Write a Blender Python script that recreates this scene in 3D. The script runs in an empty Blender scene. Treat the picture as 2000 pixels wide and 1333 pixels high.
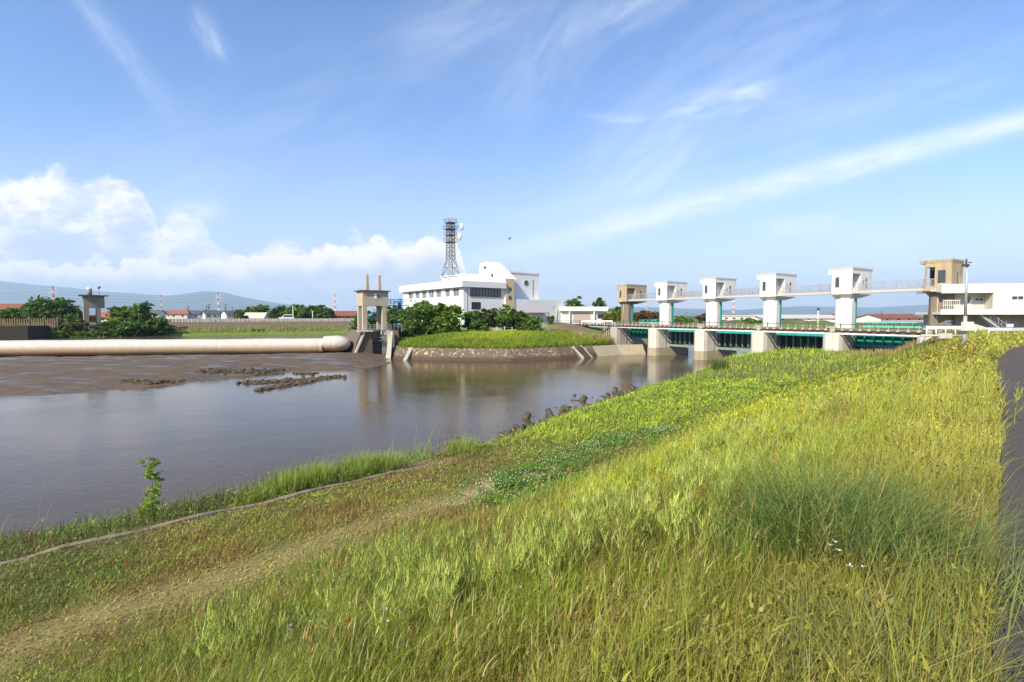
import bpy, math, random
import numpy as np
from mathutils import Vector, Matrix
R = math.radians
rng = np.random.default_rng(7)
random.seed(7)
SC = bpy.context.scene
COL = SC.collection

# ---------------------------------------------------------------- camera
F = 940.0            # focal length in pixels of a 2000 px wide frame
EYE = 7.5            # eye height above the water (levee road + 1.6 m)
PITCH = math.atan((666.5 - 617.0) / F)
cd = bpy.data.cameras.new('camera'); cam = bpy.data.objects.new('camera', cd); COL.objects.link(cam)
cam.location = (0, 0, EYE); cam.rotation_euler = (R(90) - PITCH, 0, 0)
cd.sensor_width = 36.0; cd.lens = 36.0 * F / 2000.0; cd.clip_start = 0.1; cd.clip_end = 60000
SC.camera = cam

# ---------------------------------------------------------------- exposure
SC.view_settings.view_transform = 'Standard'; SC.view_settings.look = 'None'
SC.view_settings.gamma = 1; SC.view_settings.use_curve_mapping = False
SC.view_settings.exposure = 0.66
SC.cycles.use_denoising = True
SC.cycles.max_bounces = 6; SC.cycles.transparent_max_bounces = 8
SC.cycles.volume_bounces = 1
SC.cycles.use_adaptive_sampling = True; SC.cycles.adaptive_threshold = 0.02

# ---------------------------------------------------------------- sun
SUN_H = Vector((-0.60, -0.80)).normalized(); SUN_EL = R(38)
sl = bpy.data.lights.new('sun', 'SUN'); sl.energy = 5.0; sl.angle = R(0.53); sl.color = (1.0, 0.89, 0.69)
sun = bpy.data.objects.new('sun', sl); COL.objects.link(sun)
sdir = Vector((SUN_H.x * math.cos(SUN_EL), SUN_H.y * math.cos(SUN_EL), math.sin(SUN_EL)))
sun.rotation_euler = sdir.to_track_quat('Z', 'Y').to_euler(); sun.location = (-20, -20, 60)

# ---------------------------------------------------------------- node helper
class NT:
    def __init__(s, tree): s.t = tree; s.n = tree.nodes; s.l = tree.links
    def node(s, typ, **kw):
        n = s.n.new(typ)
        for k, v in kw.items(): setattr(n, k, v)
        return n
    def put(s, sock, v):
        if isinstance(v, bpy.types.NodeSocket): s.l.new(v, sock)
        elif v is not None:
            if isinstance(v, (tuple, list)) and len(v) == 3 and sock.type == 'RGBA': v = (*v, 1)
            sock.default_value = v
    def m(s, op, a, b=None, c=None, clamp=False):
        n = s.node('ShaderNodeMath', operation=op, use_clamp=clamp)
        s.put(n.inputs[0], a)
        if b is not None: s.put(n.inputs[1], b)
        if c is not None: s.put(n.inputs[2], c)
        return n.outputs[0]
    def smooth(s, v, a, b, lo=0.0, hi=1.0):
        n = s.node('ShaderNodeMapRange', interpolation_type='SMOOTHSTEP')
        s.put(n.inputs[0], v); s.put(n.inputs[1], a); s.put(n.inputs[2], b); s.put(n.inputs[3], lo); s.put(n.inputs[4], hi)
        return n.outputs[0]
    def mix(s, f, a, b, mode='MIX'):
        n = s.node('ShaderNodeMix', data_type='RGBA', blend_type=mode)
        s.put(n.inputs[0], f); s.put(n.inputs[6], a); s.put(n.inputs[7], b)
        return n.outputs[2]
    def noise(s, vec=None, scale=5, detail=4, rough=0.55, dist=0.0, lac=2.0):
        n = s.node('ShaderNodeTexNoise')
        if vec is not None: s.put(n.inputs['Vector'], vec)
        s.put(n.inputs['Scale'], scale); s.put(n.inputs['Detail'], detail); s.put(n.inputs['Roughness'], rough)
        s.put(n.inputs['Distortion'], dist)
        return n.outputs[0]
    def comb(s, x, y, z=0.0):
        n = s.node('ShaderNodeCombineXYZ'); s.put(n.inputs[0], x); s.put(n.inputs[1], y); s.put(n.inputs[2], z)
        return n.outputs[0]
    def sep(s, v):
        n = s.node('ShaderNodeSeparateXYZ'); s.put(n.inputs[0], v); return n.outputs
    def scalev(s, v, sc):
        n = s.node('ShaderNodeMapping'); s.put(n.inputs[0], v); n.inputs['Scale'].default_value = sc; return n.outputs[0]
    def ramp(s, f, stops):
        n = s.node('ShaderNodeValToRGB'); s.put(n.inputs[0], f); e = n.color_ramp.elements
        while len(e) > 1: e.remove(e[-1])
        first = True
        for pos, v in stops:
            c = (v, v, v, 1) if not isinstance(v, tuple) else (*v, 1)
            if first: e[0].position = pos; e[0].color = c; first = False
            else:
                x = e.new(pos); x.color = c
        return n.outputs[0]

# ---------------------------------------------------------------- sky with clouds
W = bpy.data.worlds.new('World'); SC.world = W; W.use_nodes = True
w = NT(W.node_tree); w.n.clear()
sky = w.node('ShaderNodeTexSky', sky_type='NISHITA'); sky.sun_disc = False
sky.sun_elevation = SUN_EL; sky.sun_rotation = math.atan2(SUN_H.x, SUN_H.y)
sky.altitude = 0; sky.air_density = 1.0; sky.dust_density = 0.35; sky.ozone_density = 4.0
tc = w.node('ShaderNodeTexCoord'); X, Y, Z = w.sep(tc.outputs['Generated'])
ay = w.m('MAXIMUM', w.m('ABSOLUTE', Y), 0.10)
p = w.m('DIVIDE', X, ay); q = w.m('DIVIDE', Z, ay)
def QP(y): return (617 - y) / F
def PP(x): return (x - 1000) / F
pq = w.comb(p, w.m('MULTIPLY', q, 1.25))
n1 = w.noise(pq, 7.0, 9, 0.58, 0.25)
n2 = w.noise(pq, 26.0, 6, 0.6, 0.2)
tops = [(-120,345),(0,343),(60,352),(130,322),(175,352),(230,340),(285,352),(318,452),(345,418),(395,412),(432,470),(480,492),
        (560,482),(620,478),(690,472),(740,480),(800,466),(860,446),(893,470),(925,565),(1000,640),(1085,640),(1105,566),(1150,560),(1185,606),(1500,612),(1515,640),(1900,628),(2100,620)]
x0, x1 = -150.0, 2150.0
pf = w.m('DIVIDE', w.m('SUBTRACT', w.m('ADD', w.m('MULTIPLY', p, F), 1000.0), x0), x1 - x0)
top = w.m('SUBTRACT', w.ramp(pf, [((x - x0) / (x1 - x0), (700 - y) / 400.0) for x, y in tops]), (700 - 617) / 400.0)
top = w.m('MULTIPLY', top, 400 / F)
d = w.m('SUBTRACT', top, q)                                   # depth below the cloud top
bill = w.m('ADD', w.m('MULTIPLY', w.m('SUBTRACT', n1, 0.5), 0.16), w.m('MULTIPLY', w.m('SUBTRACT', n2, 0.5), 0.03))
dd = w.m('ADD', d, bill)
a_cu = w.smooth(dd, -0.003, 0.022)
hole = w.smooth(w.noise(w.comb(p, w.m('MULTIPLY', q, 2.0)), 8.5, 7, 0.6), 0.40, 0.56)
lowf = w.smooth(q, 0.03, 0.15)                                # lower part is thinner, layered
a_cu = w.m('MULTIPLY', a_cu, w.m('ADD', w.m('MULTIPLY', hole, 0.55), w.m('MULTIPLY', lowf, 0.42), clamp=True))
shade = w.m('ADD', w.m('MULTIPLY', dd, 3.2), w.m('MULTIPLY', w.m('SUBTRACT', w.noise(w.comb(p, w.m('MULTIPLY', q, 2.2)), 11, 6, 0.6), 0.5), 1.9))
c_cu = w.mix(w.smooth(shade, 0.02, 0.62), (9.6, 9.0, 8.6), (5.3, 5.9, 7.7))
c_cu = w.mix(w.smooth(q, 0.005, 0.085, 0.75, 0.0), c_cu, (4.4, 5.3, 7.4))
top2 = [(-120,508),(0,508),(70,500),(130,520),(180,508),(250,512),(300,500),(360,512),(420,498),(480,500),(540,486),(600,492),(650,474),(700,480),(745,472),(800,474),(850,456),(895,468),(930,600),(2100,640)]
tp2 = w.m('MULTIPLY', w.m('SUBTRACT', w.ramp(pf, [((x - x0) / (x1 - x0), (700 - y) / 400.0) for x, y in top2]), (700 - 617) / 400.0), 400 / F)
d2 = w.m('ADD', w.m('SUBTRACT', tp2, q), w.m('ADD', w.m('MULTIPLY', w.m('SUBTRACT', w.noise(pq, 16.0, 8, 0.6, 0.3), 0.5), 0.10), w.m('MULTIPLY', w.m('SUBTRACT', n2, 0.5), 0.02)))
a2 = w.m('MULTIPLY', w.smooth(d2, -0.001, 0.012), w.smooth(q, 0.045, 0.085))
c_2 = w.mix(w.smooth(d2, 0.015, 0.075), (9.8, 9.2, 8.5), (5.6, 6.1, 7.6))
c_cu = w.mix(a2, c_cu, c_2)
a_cu = w.m('MAXIMUM', a_cu, a2)
# cirrus: (px, py of middle, half length, half width, direction deg, strength)
def streak(cx, cy, hl, hw, deg, amp, grain=1.0, lo=0.12):
    a = R(deg); ca, sa = math.cos(a), math.sin(a)
    u = w.m('ADD', w.m('MULTIPLY', w.m('SUBTRACT', p, PP(cx)), ca), w.m('MULTIPLY', w.m('SUBTRACT', q, QP(cy)), sa))
    v = w.m('SUBTRACT', w.m('MULTIPLY', w.m('SUBTRACT', q, QP(cy)), ca), w.m('MULTIPLY', w.m('SUBTRACT', p, PP(cx)), sa))
    nz = w.noise(w.comb(w.m('MULTIPLY', u, 2.2 * grain), w.m('MULTIPLY', v, 9.0 * grain), cx * 0.01), 2.4, 6, 0.52, 0.25)
    v2 = w.m('ADD', v, w.m('MULTIPLY', w.m('SUBTRACT', nz, 0.5), 0.8 * hw / F))
    e = w.m('ADD', w.m('POWER', w.m('ABSOLUTE', w.m('DIVIDE', u, hl / F)), 3.0), w.m('POWER', w.m('DIVIDE', v2, hw / F), 2.0))
    g = w.m('EXPONENT', w.m('MULTIPLY', e, -1.0))
    return w.m('MULTIPLY', w.m('MULTIPLY', g, amp * .78), w.smooth(nz, 0.22, 0.80, lo, 1.0))
st = [streak(1560, 350, 640, 22, 14.4, 1.1, 1.7, .4), streak(1960, 256, 300, 20, 15, 0.35, 1.0, .3), streak(1400, 205, 90, 24, 14, 0.8, 2.2), streak(1250, 320, 120, 90, 40, 0.4, 1.5),
      streak(1480, 90, 330, 110, 30, 0.24, 1.3), streak(255, 105, 150, 22, -52, 0.36, 1.8), streak(430, 88, 50, 18, -62, 0.6, 2.2),
      streak(900, 60, 130, 60, 25, 0.28, 1.6), streak(1800, 470, 420, 60, 4, 0.42), streak(1060, 120, 150, 70, 60, 0.25, 1.5),
      streak(1640, 210, 380, 80, 17, 0.26), streak(1560, 440, 70, 14, 6, 0.8, 2.5), streak(1200, 240, 60, 9, -3, 0.35, 2.0), streak(1250, 15, 130, 40, 30, 0.5, 1.4), streak(380, 420, 60, 22, 5, 0.7, 2.0),
      streak(560, 250, 500, 120, 20, 0.16), streak(1150, 400, 300, 30, 10, 0.25)]
ci = st[0]
for s_ in st[1:]: ci = w.m('ADD', ci, s_)
ci = w.m('MINIMUM', ci, 0.72)
hz = w.smooth(q, 0.0, 0.48, 0.78, 0.0)                        # pale air near the horizon
hsv = w.node('ShaderNodeHueSaturation'); hsv.inputs['Saturation'].default_value = 1.12; hsv.inputs['Value'].default_value = 1.7
w.put(hsv.inputs['Color'], sky.outputs[0])
c0 = w.mix(w.m('POWER', hz, 1.2), w.mix(1.0, hsv.outputs[0], (1.09, 0.965, 1.0), 'MULTIPLY'), (4.9, 5.5, 7.4))
c1 = w.mix(ci, c0, (8.6, 9.0, 9.6))
c2 = w.mix(w.m('MULTIPLY', a_cu, 0.9), c1, c_cu)
bg = w.node('ShaderNodeBackground'); w.put(bg.inputs[0], c2); bg.inputs[1].default_value = 0.086
wo = w.node('ShaderNodeOutputWorld'); w.l.new(bg.outputs[0], wo.inputs[0])

# ---------------------------------------------------------------- pixel <-> world
CP, SP = math.cos(PITCH), math.sin(PITCH)
def ray(px, py):
    x = (px - 1000) / F; y = (666.5 - py) / F
    return Vector((x, CP + y * SP, -SP + y * CP))
def at(px, py, z=0.0):
    r = ray(px, py); k = (z - EYE) / r.z; return Vector((r.x * k, r.y * k, z))
def atY(px, py, Yd):
    r = ray(px, py); k = Yd / r.y; return Vector((r.x * k, Yd, EYE + r.z * k))
def zat(py, Yd, px=1000): return atY(px, py, Yd).z

# ---------------------------------------------------------------- object helpers
def tag(o, label=None, cat=None, group=None, kind=None):
    if label: o['label'] = label
    if cat: o['category'] = cat
    if group: o['group'] = group
    if kind: o['kind'] = kind
    return o
def thing(name, loc, rz, label, cat, group=None):
    o = bpy.data.objects.new(name, None); COL.objects.link(o); o.empty_display_size = 0.2
    o.location = loc; o.rotation_euler = (0, 0, rz)
    return tag(o, label, cat, group)
KIDS = {}
def link(name, me, parent=None):
    o = bpy.data.objects.new(name, me); COL.objects.link(o)
    if parent is not None: o.parent = parent; KIDS.setdefault(parent.name, []).append(o)
    return o
def dup(o, parent=None, label=None, loc=None, rz=None, scale=None, group=None):
    c = o.copy(); COL.objects.link(c)
    if parent is not None: c.parent = parent; KIDS.setdefault(parent.name, []).append(c)
    if label: c['label'] = label
    if group: c['group'] = group
    if loc is not None: c.location = loc
    if rz is not None: c.rotation_euler = (0, 0, rz)
    if scale is not None: c.scale = scale if isinstance(scale, tuple) else (scale,) * 3
    for k in list(KIDS.get(o.name, [])): dup(k, c)
    return c
class MB:
    """collects shapes, then links them as one mesh object"""
    def __init__(s): s.v = []; s.f = []; s.sm = []
    def add(s, vs, fs, smooth=False):
        b = len(s.v); s.v += [tuple(v) for v in vs]
        s.f += [tuple(b + i for i in f) for f in fs]; s.sm += [smooth] * len(fs); return s
    def box(s, x0, x1, y0, y1, z0, z1, rot=None, org=None):
        vs = [Vector((x, y, z)) for z in (z0, z1) for y in (y0, y1) for x in (x0, x1)]
        if rot is not None:
            m = rot if isinstance(rot, Matrix) else Matrix.Rotation(rot, 3, 'Z'); c = Vector(org or (0, 0, 0))
            vs = [m @ v + c for v in vs]
        return s.add(vs, [(0, 2, 3, 1), (4, 5, 7, 6), (0, 1, 5, 4), (2, 6, 7, 3), (0, 4, 6, 2), (1, 3, 7, 5)])
    def bar(s, a, b, w_, h=None, up=(0, 0, 1)):
        a, b = Vector(a), Vector(b); d = b - a; L = d.length
        if L < 1e-6: return s
        d.normalize(); u = Vector(up); 
        if abs(d.dot(u)) > 0.98: u = Vector((1, 0, 0))
        r_ = d.cross(u).normalized(); u = r_.cross(d); h = h or w_
        vs = []
        for P in (a, b):
            for i, j in ((-1, -1), (1, -1), (1, 1), (-1, 1)): vs.append(P + r_ * (i * w_ / 2) + u * (j * h / 2))
        return s.add(vs, [(0, 1, 2, 3), (7, 6, 5, 4), (0, 4, 5, 1), (1, 5, 6, 2), (2, 6, 7, 3), (3, 7, 4, 0)])
    def tube(s, a, b, r0, r1=None, n=8, caps=True, smooth=True):
        a, b = Vector(a), Vector(b); r1 = r0 if r1 is None else r1; d = (b - a).normalized()
        u = Vector((0, 0, 1)) if abs(d.z) < 0.95 else Vector((1, 0, 0)); e1 = d.cross(u).normalized(); e2 = d.cross(e1)
        vs = []
        for P, r_ in ((a, r0), (b, r1)):
            for i in range(n):
                t = 2 * math.pi * i / n; vs.append(P + e1 * (math.cos(t) * r_) + e2 * (math.sin(t) * r_))
        s.add(vs, [(i, n + i, n + (i + 1) % n, (i + 1) % n) for i in range(n)], smooth)
        if caps: s.f += [tuple(len(s.v) - 2 * n + i for i in range(n)), tuple(len(s.v) - 1 - i for i in range(n))]; s.sm += [False] * 2
        return s
    def path(s, pts, r_, n=6):
        for a, b in zip(pts[:-1], pts[1:]): s.tube(a, b, r_, r_, n)
        return s
    def prism(s, poly, z0, z1, top=None):
        n = len(poly); tp = top or poly
        vs = [(x, y, z0) for x, y in poly] + [(x, y, z1) for x, y in tp]
        a = sum(poly[i][0] * poly[(i + 1) % n][1] - poly[(i + 1) % n][0] * poly[i][1] for i in range(n))
        fs = [(i, (i + 1) % n, n + (i + 1) % n, n + i) for i in range(n)] + [tuple(range(n - 1, -1, -1)), tuple(range(n, 2 * n))]
        if a < 0: fs = [tuple(reversed(f)) for f in fs]
        return s.add(vs, fs)
    def extr(s, prof, axis, c0, c1):
        """profile of (a, z) swept along axis ('x': a=y, 'y': a=x)"""
        n = len(prof)
        mk = (lambda a, z, c: (c, a, z)) if axis == 'x' else (lambda a, z, c: (a, c, z))
        vs = [mk(a, z, c0) for a, z in prof] + [mk(a, z, c1) for a, z in prof]
        fs = [(i, (i + 1) % n, n + (i + 1) % n, n + i) for i in range(n)] + [tuple(range(n - 1, -1, -1)), tuple(range(n, 2 * n))]
        return s.add(vs, fs)
    def sphere(s, c, r_, nu=12, nv=8, sc=(1, 1, 1)):
        c = Vector(c); vs = [c + Vector((0, 0, -r_ * sc[2]))]
        for j in range(1, nv):
            ph = -math.pi / 2 + math.pi * j / nv
            for i in range(nu):
                t = 2 * math.pi * i / nu
                vs.append(c + Vector((math.cos(t) * math.cos(ph) * r_ * sc[0], math.sin(t) * math.cos(ph) * r_ * sc[1], math.sin(ph) * r_ * sc[2])))
        vs.append(c + Vector((0, 0, r_ * sc[2]))); fs = []
        for i in range(nu):
            fs.append((0, 1 + (i + 1) % nu, 1 + i)); e = 1 + (nv - 2) * nu
            fs.append((len(vs) - 1, e + i, e + (i + 1) % nu))
        for j in range(nv - 2):
            for i in range(nu):
                a = 1 + j * nu; fs.append((a + i, a + (i + 1) % nu, a + nu + (i + 1) % nu, a + nu + i))
        return s.add(vs, fs, True)
    def build(s, name, mt, parent=None, fix=True, bevel=0):
        me = bpy.data.meshes.new(name); me.from_pydata(s.v, [], s.f)
        me.polygons.foreach_set('use_smooth', s.sm); me.materials.append(mt)
        if fix:
            import bmesh
            bm = bmesh.new(); bm.from_mesh(me); bmesh.ops.recalc_face_normals(bm, faces=bm.faces)
            bm.to_mesh(me); bm.free()
        me.update(); o = link(name, me, parent)
        if bevel:
            md = o.modifiers.new('bevel', 'BEVEL'); md.width = bevel; md.segments = 2; md.limit_method = 'ANGLE'
        return o
def np_mesh(name, V, faces_idx, sizes, mt, parent=None, col=None, smooth=False):
    """V (n,3); faces_idx flat loop indices; sizes per-face loop counts"""
    me = bpy.data.meshes.new(name); me.vertices.add(len(V)); me.vertices.foreach_set('co', V.astype(np.float32).ravel())
    me.loops.add(len(faces_idx)); me.loops.foreach_set('vertex_index', faces_idx.astype(np.int32))
    st_ = np.concatenate([[0], np.cumsum(sizes)[:-1]]).astype(np.int32)
    me.polygons.add(len(sizes)); me.polygons.foreach_set('loop_start', st_)
    if smooth: me.polygons.foreach_set('use_smooth', np.ones(len(sizes), bool))
    if col is not None:
        ca = me.color_attributes.new('Col', 'FLOAT_COLOR', 'POINT')
        c4 = np.ones((len(V), 4), np.float32); c4[:, :3] = col; ca.data.foreach_set('color', c4.ravel())
    me.materials.append(mt); me.update(calc_edges=True); me.validate()
    return link(name, me, parent)

# ---------------------------------------------------------------- materials
def mat(name, col, rough=0.8, var=0.12, scale=3.0, streak=0.0, streak_col=None, bump=0.0, bscale=40.0, metal=0.0, col2=None, spec=0.3, attr=False, trans=0.0, patch=None, object_space=True):
    m_ = bpy.data.materials.new(name); m_.use_nodes = True; t = NT(m_.node_tree); t.n.clear()
    out = t.node('ShaderNodeOutputMaterial'); b = t.node('ShaderNodeBsdfPrincipled')
    tcn = t.node('ShaderNodeTexCoord'); ge = t.node('ShaderNodeNewGeometry')
    vec = ge.outputs['Position']
    base = None
    if attr:
        at_ = t.node('ShaderNodeAttribute'); at_.attribute_name = 'Col'; base = at_.outputs['Color']
    else:
        rg = t.node('ShaderNodeRGB'); rg.outputs[0].default_value = (*col, 1); base = rg.outputs[0]
    if col2 is not None:
        base = t.mix(t.smooth(t.noise(vec, scale * 0.37, 5, 0.6), 0.42, 0.6), base, col2)
    if var:
        n_ = t.noise(vec, scale, 6, 0.62)
        k = t.m('ADD', t.m('MULTIPLY', t.m('SUBTRACT', n_, 0.5), var * 4), 1.0)
        base = t.mix(1.0, base, t.comb(k, k, k), 'MULTIPLY')
    if streak:
        sv = t.scalev(vec, (2.2, 2.2, 0.12)); n_ = t.smooth(t.noise(sv, 1.6, 5, 0.65), 0.48, 0.72)
        base = t.mix(t.m('MULTIPLY', n_, streak), base, streak_col or (0.06, 0.05, 0.045))
    if patch is not None:     # (colour, scale, lo, hi)
        base = t.mix(t.smooth(t.noise(vec, patch[1], 6, 0.65), patch[2], patch[3]), base, patch[0])
    t.put(b.inputs['Base Color'], base); b.inputs['Roughness'].default_value = rough
    b.inputs['Metallic'].default_value = metal; b.inputs['Specular IOR Level'].default_value = spec
    if bump:
        bp = t.node('ShaderNodeBump'); bp.inputs['Strength'].default_value = bump; bp.inputs['Distance'].default_value = 0.05
        t.put(bp.inputs['Height'], t.noise(vec, bscale, 5, 0.6)); t.l.new(bp.outputs[0], b.inputs['Normal'])
    if trans:
        tr = t.node('ShaderNodeBsdfTranslucent'); t.put(tr.inputs[0], base)
        mx = t.node('ShaderNodeMixShader'); mx.inputs[0].default_value = trans
        t.l.new(b.outputs[0], mx.inputs[1]); t.l.new(tr.outputs[0], mx.inputs[2]); t.l.new(mx.outputs[0], out.inputs[0])
    else: t.l.new(b.outputs[0], out.inputs[0])
    m_['b'] = b.name
    return m_
M = {}
M['white'] = mat('white_paint', (0.70, 0.695, 0.67), 0.7, 0.06, 0.8, 0.45, (0.40, 0.37, 0.32), 0.1, 30)
M['white_clean'] = mat('white_wall', (0.69, 0.69, 0.67), 0.7, 0.03, 0.5, 0.16, (0.55, 0.54, 0.5))
M['cream'] = mat('cream_wall', (0.66, 0.63, 0.55), 0.75, 0.03, 0.6, 0.1, (0.5, 0.47, 0.4))
M['grey_trim'] = mat('grey_trim', (0.46, 0.44, 0.40), 0.8, 0.08, 2.0)
M['beige'] = mat('beige_tile', (0.56, 0.43, 0.24), 0.7, 0.04, 2.0)
M['conc'] = mat('concrete', (0.36, 0.335, 0.29), 0.9, 0.10, 1.2, 0.45, (0.13, 0.11, 0.09), 0.3, 12)
M['conc_brown'] = mat('weathered_concrete', (0.40, 0.32, 0.21), 0.9, 0.12, 1.4, 0.55, (0.11, 0.085, 0.06), 0.3, 12)
M['conc_dark'] = mat('wet_concrete', (0.13, 0.10, 0.075), 0.75, 0.16, 1.2, 0.5, (0.045, 0.035, 0.025), 0.4, 10)
M['conc_shaft'] = mat('dark_stained_concrete', (0.20, 0.165, 0.12), 0.9, 0.12, 1.4, 0.6, (0.08, 0.065, 0.05), 0.3, 12)
M['tide'] = mat('tide_stained_concrete', (0.33, 0.29, 0.20), 0.85, 0.12, 1.4, 0.5, (0.15, 0.12, 0.08), 0.3, 12)
M['conc_pier'] = mat('pier_concrete', (0.54, 0.51, 0.45), 0.88, 0.07, 1.1, 0.45, (0.17, 0.14, 0.11), 0.25, 12)
M['teal'] = mat('teal_paint', (0.012, 0.19, 0.165), 0.45, 0.10, 2.0, 0.25, (0.01, 0.11, 0.10))
M['teal_pale'] = mat('pale_teal_paint', (0.10, 0.50, 0.43), 0.45, 0.06, 2.0)
M['blue'] = mat('blue_paint', (0.06, 0.24, 0.48), 0.45, 0.06, 2.0)
M['steel'] = mat('galvanised_steel', (0.40, 0.41, 0.42), 0.45, 0.08, 4.0, metal=0.35)
M['dark_steel'] = mat('dark_steel', (0.08, 0.08, 0.085), 0.5, 0.1, 4.0, metal=0.3)
M['glass'] = mat('window_glass', (0.035, 0.045, 0.055), 0.08, 0.0, spec=0.8)
M['dark'] = mat('dark_opening', (0.03, 0.03, 0.032), 0.9, 0.0)
M['frame_white'] = mat('white_frame', (0.75, 0.77, 0.78), 0.4, 0.0)
M['rubber'] = mat('dam_rubber', (0.44, 0.43, 0.40), 0.75, 0.09, 0.9, 0.40, (0.36, 0.27, 0.19), 0.15, 4)
M['bark'] = mat('bark', (0.10, 0.075, 0.05), 0.95, 0.2, 6, bump=0.5, bscale=20)
M['leaf'] = mat('leaves', None, 0.6, 0.12, 1.5, attr=True, trans=0.40, spec=0.25)
M['grass'] = mat('grass_blades', None, 0.55, 0.0, 1.5, attr=True, trans=0.30, spec=0.25)
M['asphalt'] = mat('asphalt', (0.085, 0.072, 0.065), 0.9, 0.1, 1.3, bump=0.6, bscale=160, patch=((0.125, 0.108, 0.095), 90, 0.52, 0.62))
M['roof_red'] = mat('red_tile_roof', (0.20, 0.075, 0.05), 0.85, 0.12, 2)
M['roof_dark'] = mat('dark_tile_roof', (0.09, 0.09, 0.10), 0.7, 0.12, 2)
M['rust'] = mat('rust_orange', (0.30, 0.10, 0.06), 0.8, 0.2, 2)
M['pyl_red'] = mat('red_lattice', (0.55, 0.16, 0.12), 0.6, 0.0)
M['pyl_white'] = mat('white_lattice', (0.7, 0.7, 0.7), 0.6, 0.0)
M['tetra'] = mat('wet_tetrapod', (0.070, 0.054, 0.036), 0.65, 0.22, 3.0, bump=0.6, bscale=9, patch=((0.20, 0.15, 0.10), 2.2, 0.58, 0.70))
M['rock'] = mat('river_rubble', (0.072, 0.056, 0.034), 0.75, 0.25, 2.0, bump=0.7, bscale=6)
M['soil'] = mat('stone_pitching', (0.24, 0.18, 0.13), 0.95, 0.2, 2.0, bump=0.5, bscale=6)
M['car'] = mat('white_car_paint', (0.8, 0.8, 0.8), 0.25, 0.0, spec=0.6)
M['tyre'] = mat('tyre_rubber', (0.03, 0.03, 0.03), 0.8, 0.0)
M['board'] = mat('timber_boards', (0.15, 0.105, 0.07), 0.9, 0.15, 3.0)
M['red_post'] = mat('red_marker', (0.5, 0.12, 0.10), 0.6, 0.05)
# ---------------------------------------------------------------- value noise in numpy
_tab = rng.random((256, 256))
def vnoise(x, y, sc=1.0, oct=4, seed=0):
    x = np.asarray(x, float) / sc + seed * 17.3; y = np.asarray(y, float) / sc + seed * 9.1
    o = 0; a = 0.5; tot = 0
    for k in range(oct):
        xi = np.floor(x).astype(int); yi = np.floor(y).astype(int); fx = x - xi; fy = y - yi
        fx = fx * fx * (3 - 2 * fx); fy = fy * fy * (3 - 2 * fy)
        g = lambda i, j: _tab[(xi + i) & 255, (yi + j) & 255]
        o = o + a * ((g(0, 0) * (1 - fx) + g(1, 0) * fx) * (1 - fy) + (g(0, 1) * (1 - fx) + g(1, 1) * fx) * fy)
        tot += a; a *= 0.5; x = x * 2.03 + 5.1; y = y * 2.03 + 3.7
    return o / tot
def sst(v, a, b):
    t = np.clip((v - a) / (b - a), 0, 1); return t * t * (3 - 2 * t)
def interp2(s, knots):
    """piecewise linear in s where the knots' positions are arrays"""
    z = np.full(np.shape(s), float(0)) + knots[0][1]
    for (s0, z0), (s1, z1) in zip(knots[:-1], knots[1:]):
        t = (s - s0) / np.maximum(s1 - s0, 1e-6)
        z = np.where(s >= s0, z0 + (z1 - z0) * np.clip(t, 0, 1), z)
    return z
Q2 = math.sqrt(0.5)
def st_of(x, y): return (y - x) * Q2, (x + y) * Q2
def xy_of(s, t): return (t - s) * Q2, (t + s) * Q2
TW = [-60, -.9, 3, 9, 12, 14.5, 19, 22.5, 27, 32, 40, 48, 55, 66, 74, 82, 100, 160, 300]
SW = [24, 22.2, 21.7, 21.1, 20.1, 19.6, 19.4, 20.3, 21.0, 21.6, 22.9, 23.4, 24.2, 26.4, 25.2, 19, 17, 18, 20]
def s_edge(t): return np.interp(t, [-40, -1, 4, 7.5, 11, 15, 19, 24, 50, 66, 400], [18.2, 17.8, 17.4, 17.15, 16.8, 16.8, 17.1, 18.3, 20.7, 23.2, 15])
def s_water(t): return np.interp(t, TW, SW)
def s_road(t): return np.interp(t, [-60, 4, 11, 24, 32, 45, 60, 80, 120, 400], [-.05, -.06, -.16, -.10, -.55, -2.0, -4.5, -9, -24, -150])
def s_crest(t): return np.interp(t, [-60, 20, 34, 50, 60, 68, 75, 100, 400], [0.8, 0.8, .8, .8, .8, 1.2, 4.8, 5.6, 5.6])
def near_h(x, y):
    s, t = st_of(x, y); sw = s_water(t); sc = s_crest(t); sr = s_road(t)
    zb1 = np.interp(t, [-20, 10, 40, 66], [2.0, 2.05, 2.3, 2.75]); zb2 = np.interp(t, [-20, 12, 25, 50, 62], [1.2, 1.2, 1.25, 1.7, 2.3])
    se = s_edge(t); shelf = se + np.maximum(.3, (sw - se) * .62)
    n = (vnoise(x, y, 2.2, 4) - .5)
    z = interp2(s, [(sr - 40, 3.2), (sr - 9, 4.4), (sr - 5.2, 5.82), (sr, 5.88), (sc, 5.80), (sc + np.interp(t, [60, 70, 78], [4.5, 2.8, 1.8]), 3.95), (sc + np.interp(t, [60, 70, 78], [8.8, 5.0, 3.2]), zb1 + .1), (sc + 10.2, zb1), (se - 1, zb2 + .1), (se, zb2), (shelf, zb2 - .42 + .0 * sw), (sw - .05, 0.0), (sw + 6, -2.2), (sw + 8, -2.2)])
    amp = np.where((s > sr - 4.6) & (s < sr + .3), 0.0, 0.28) * sst(s, sr, sr + 1.5)
    amp = np.where((s > sc + 9) & (s < se), .16, amp)
    return np.where(s > sw + 5, -2.2, z + n * amp)
ISL = [(-25.5, 96), (-24.0, 89), (-20.6, 81.5), (-12, 79.3), (0, 78.3), (9, 82), (16.3, 87.5), (21.5, 93), (24.0, 99), (28, 110), (48, 180), (150, 420), (-160, 420), (-56, 175), (-33, 116), (-27, 101)]
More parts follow.
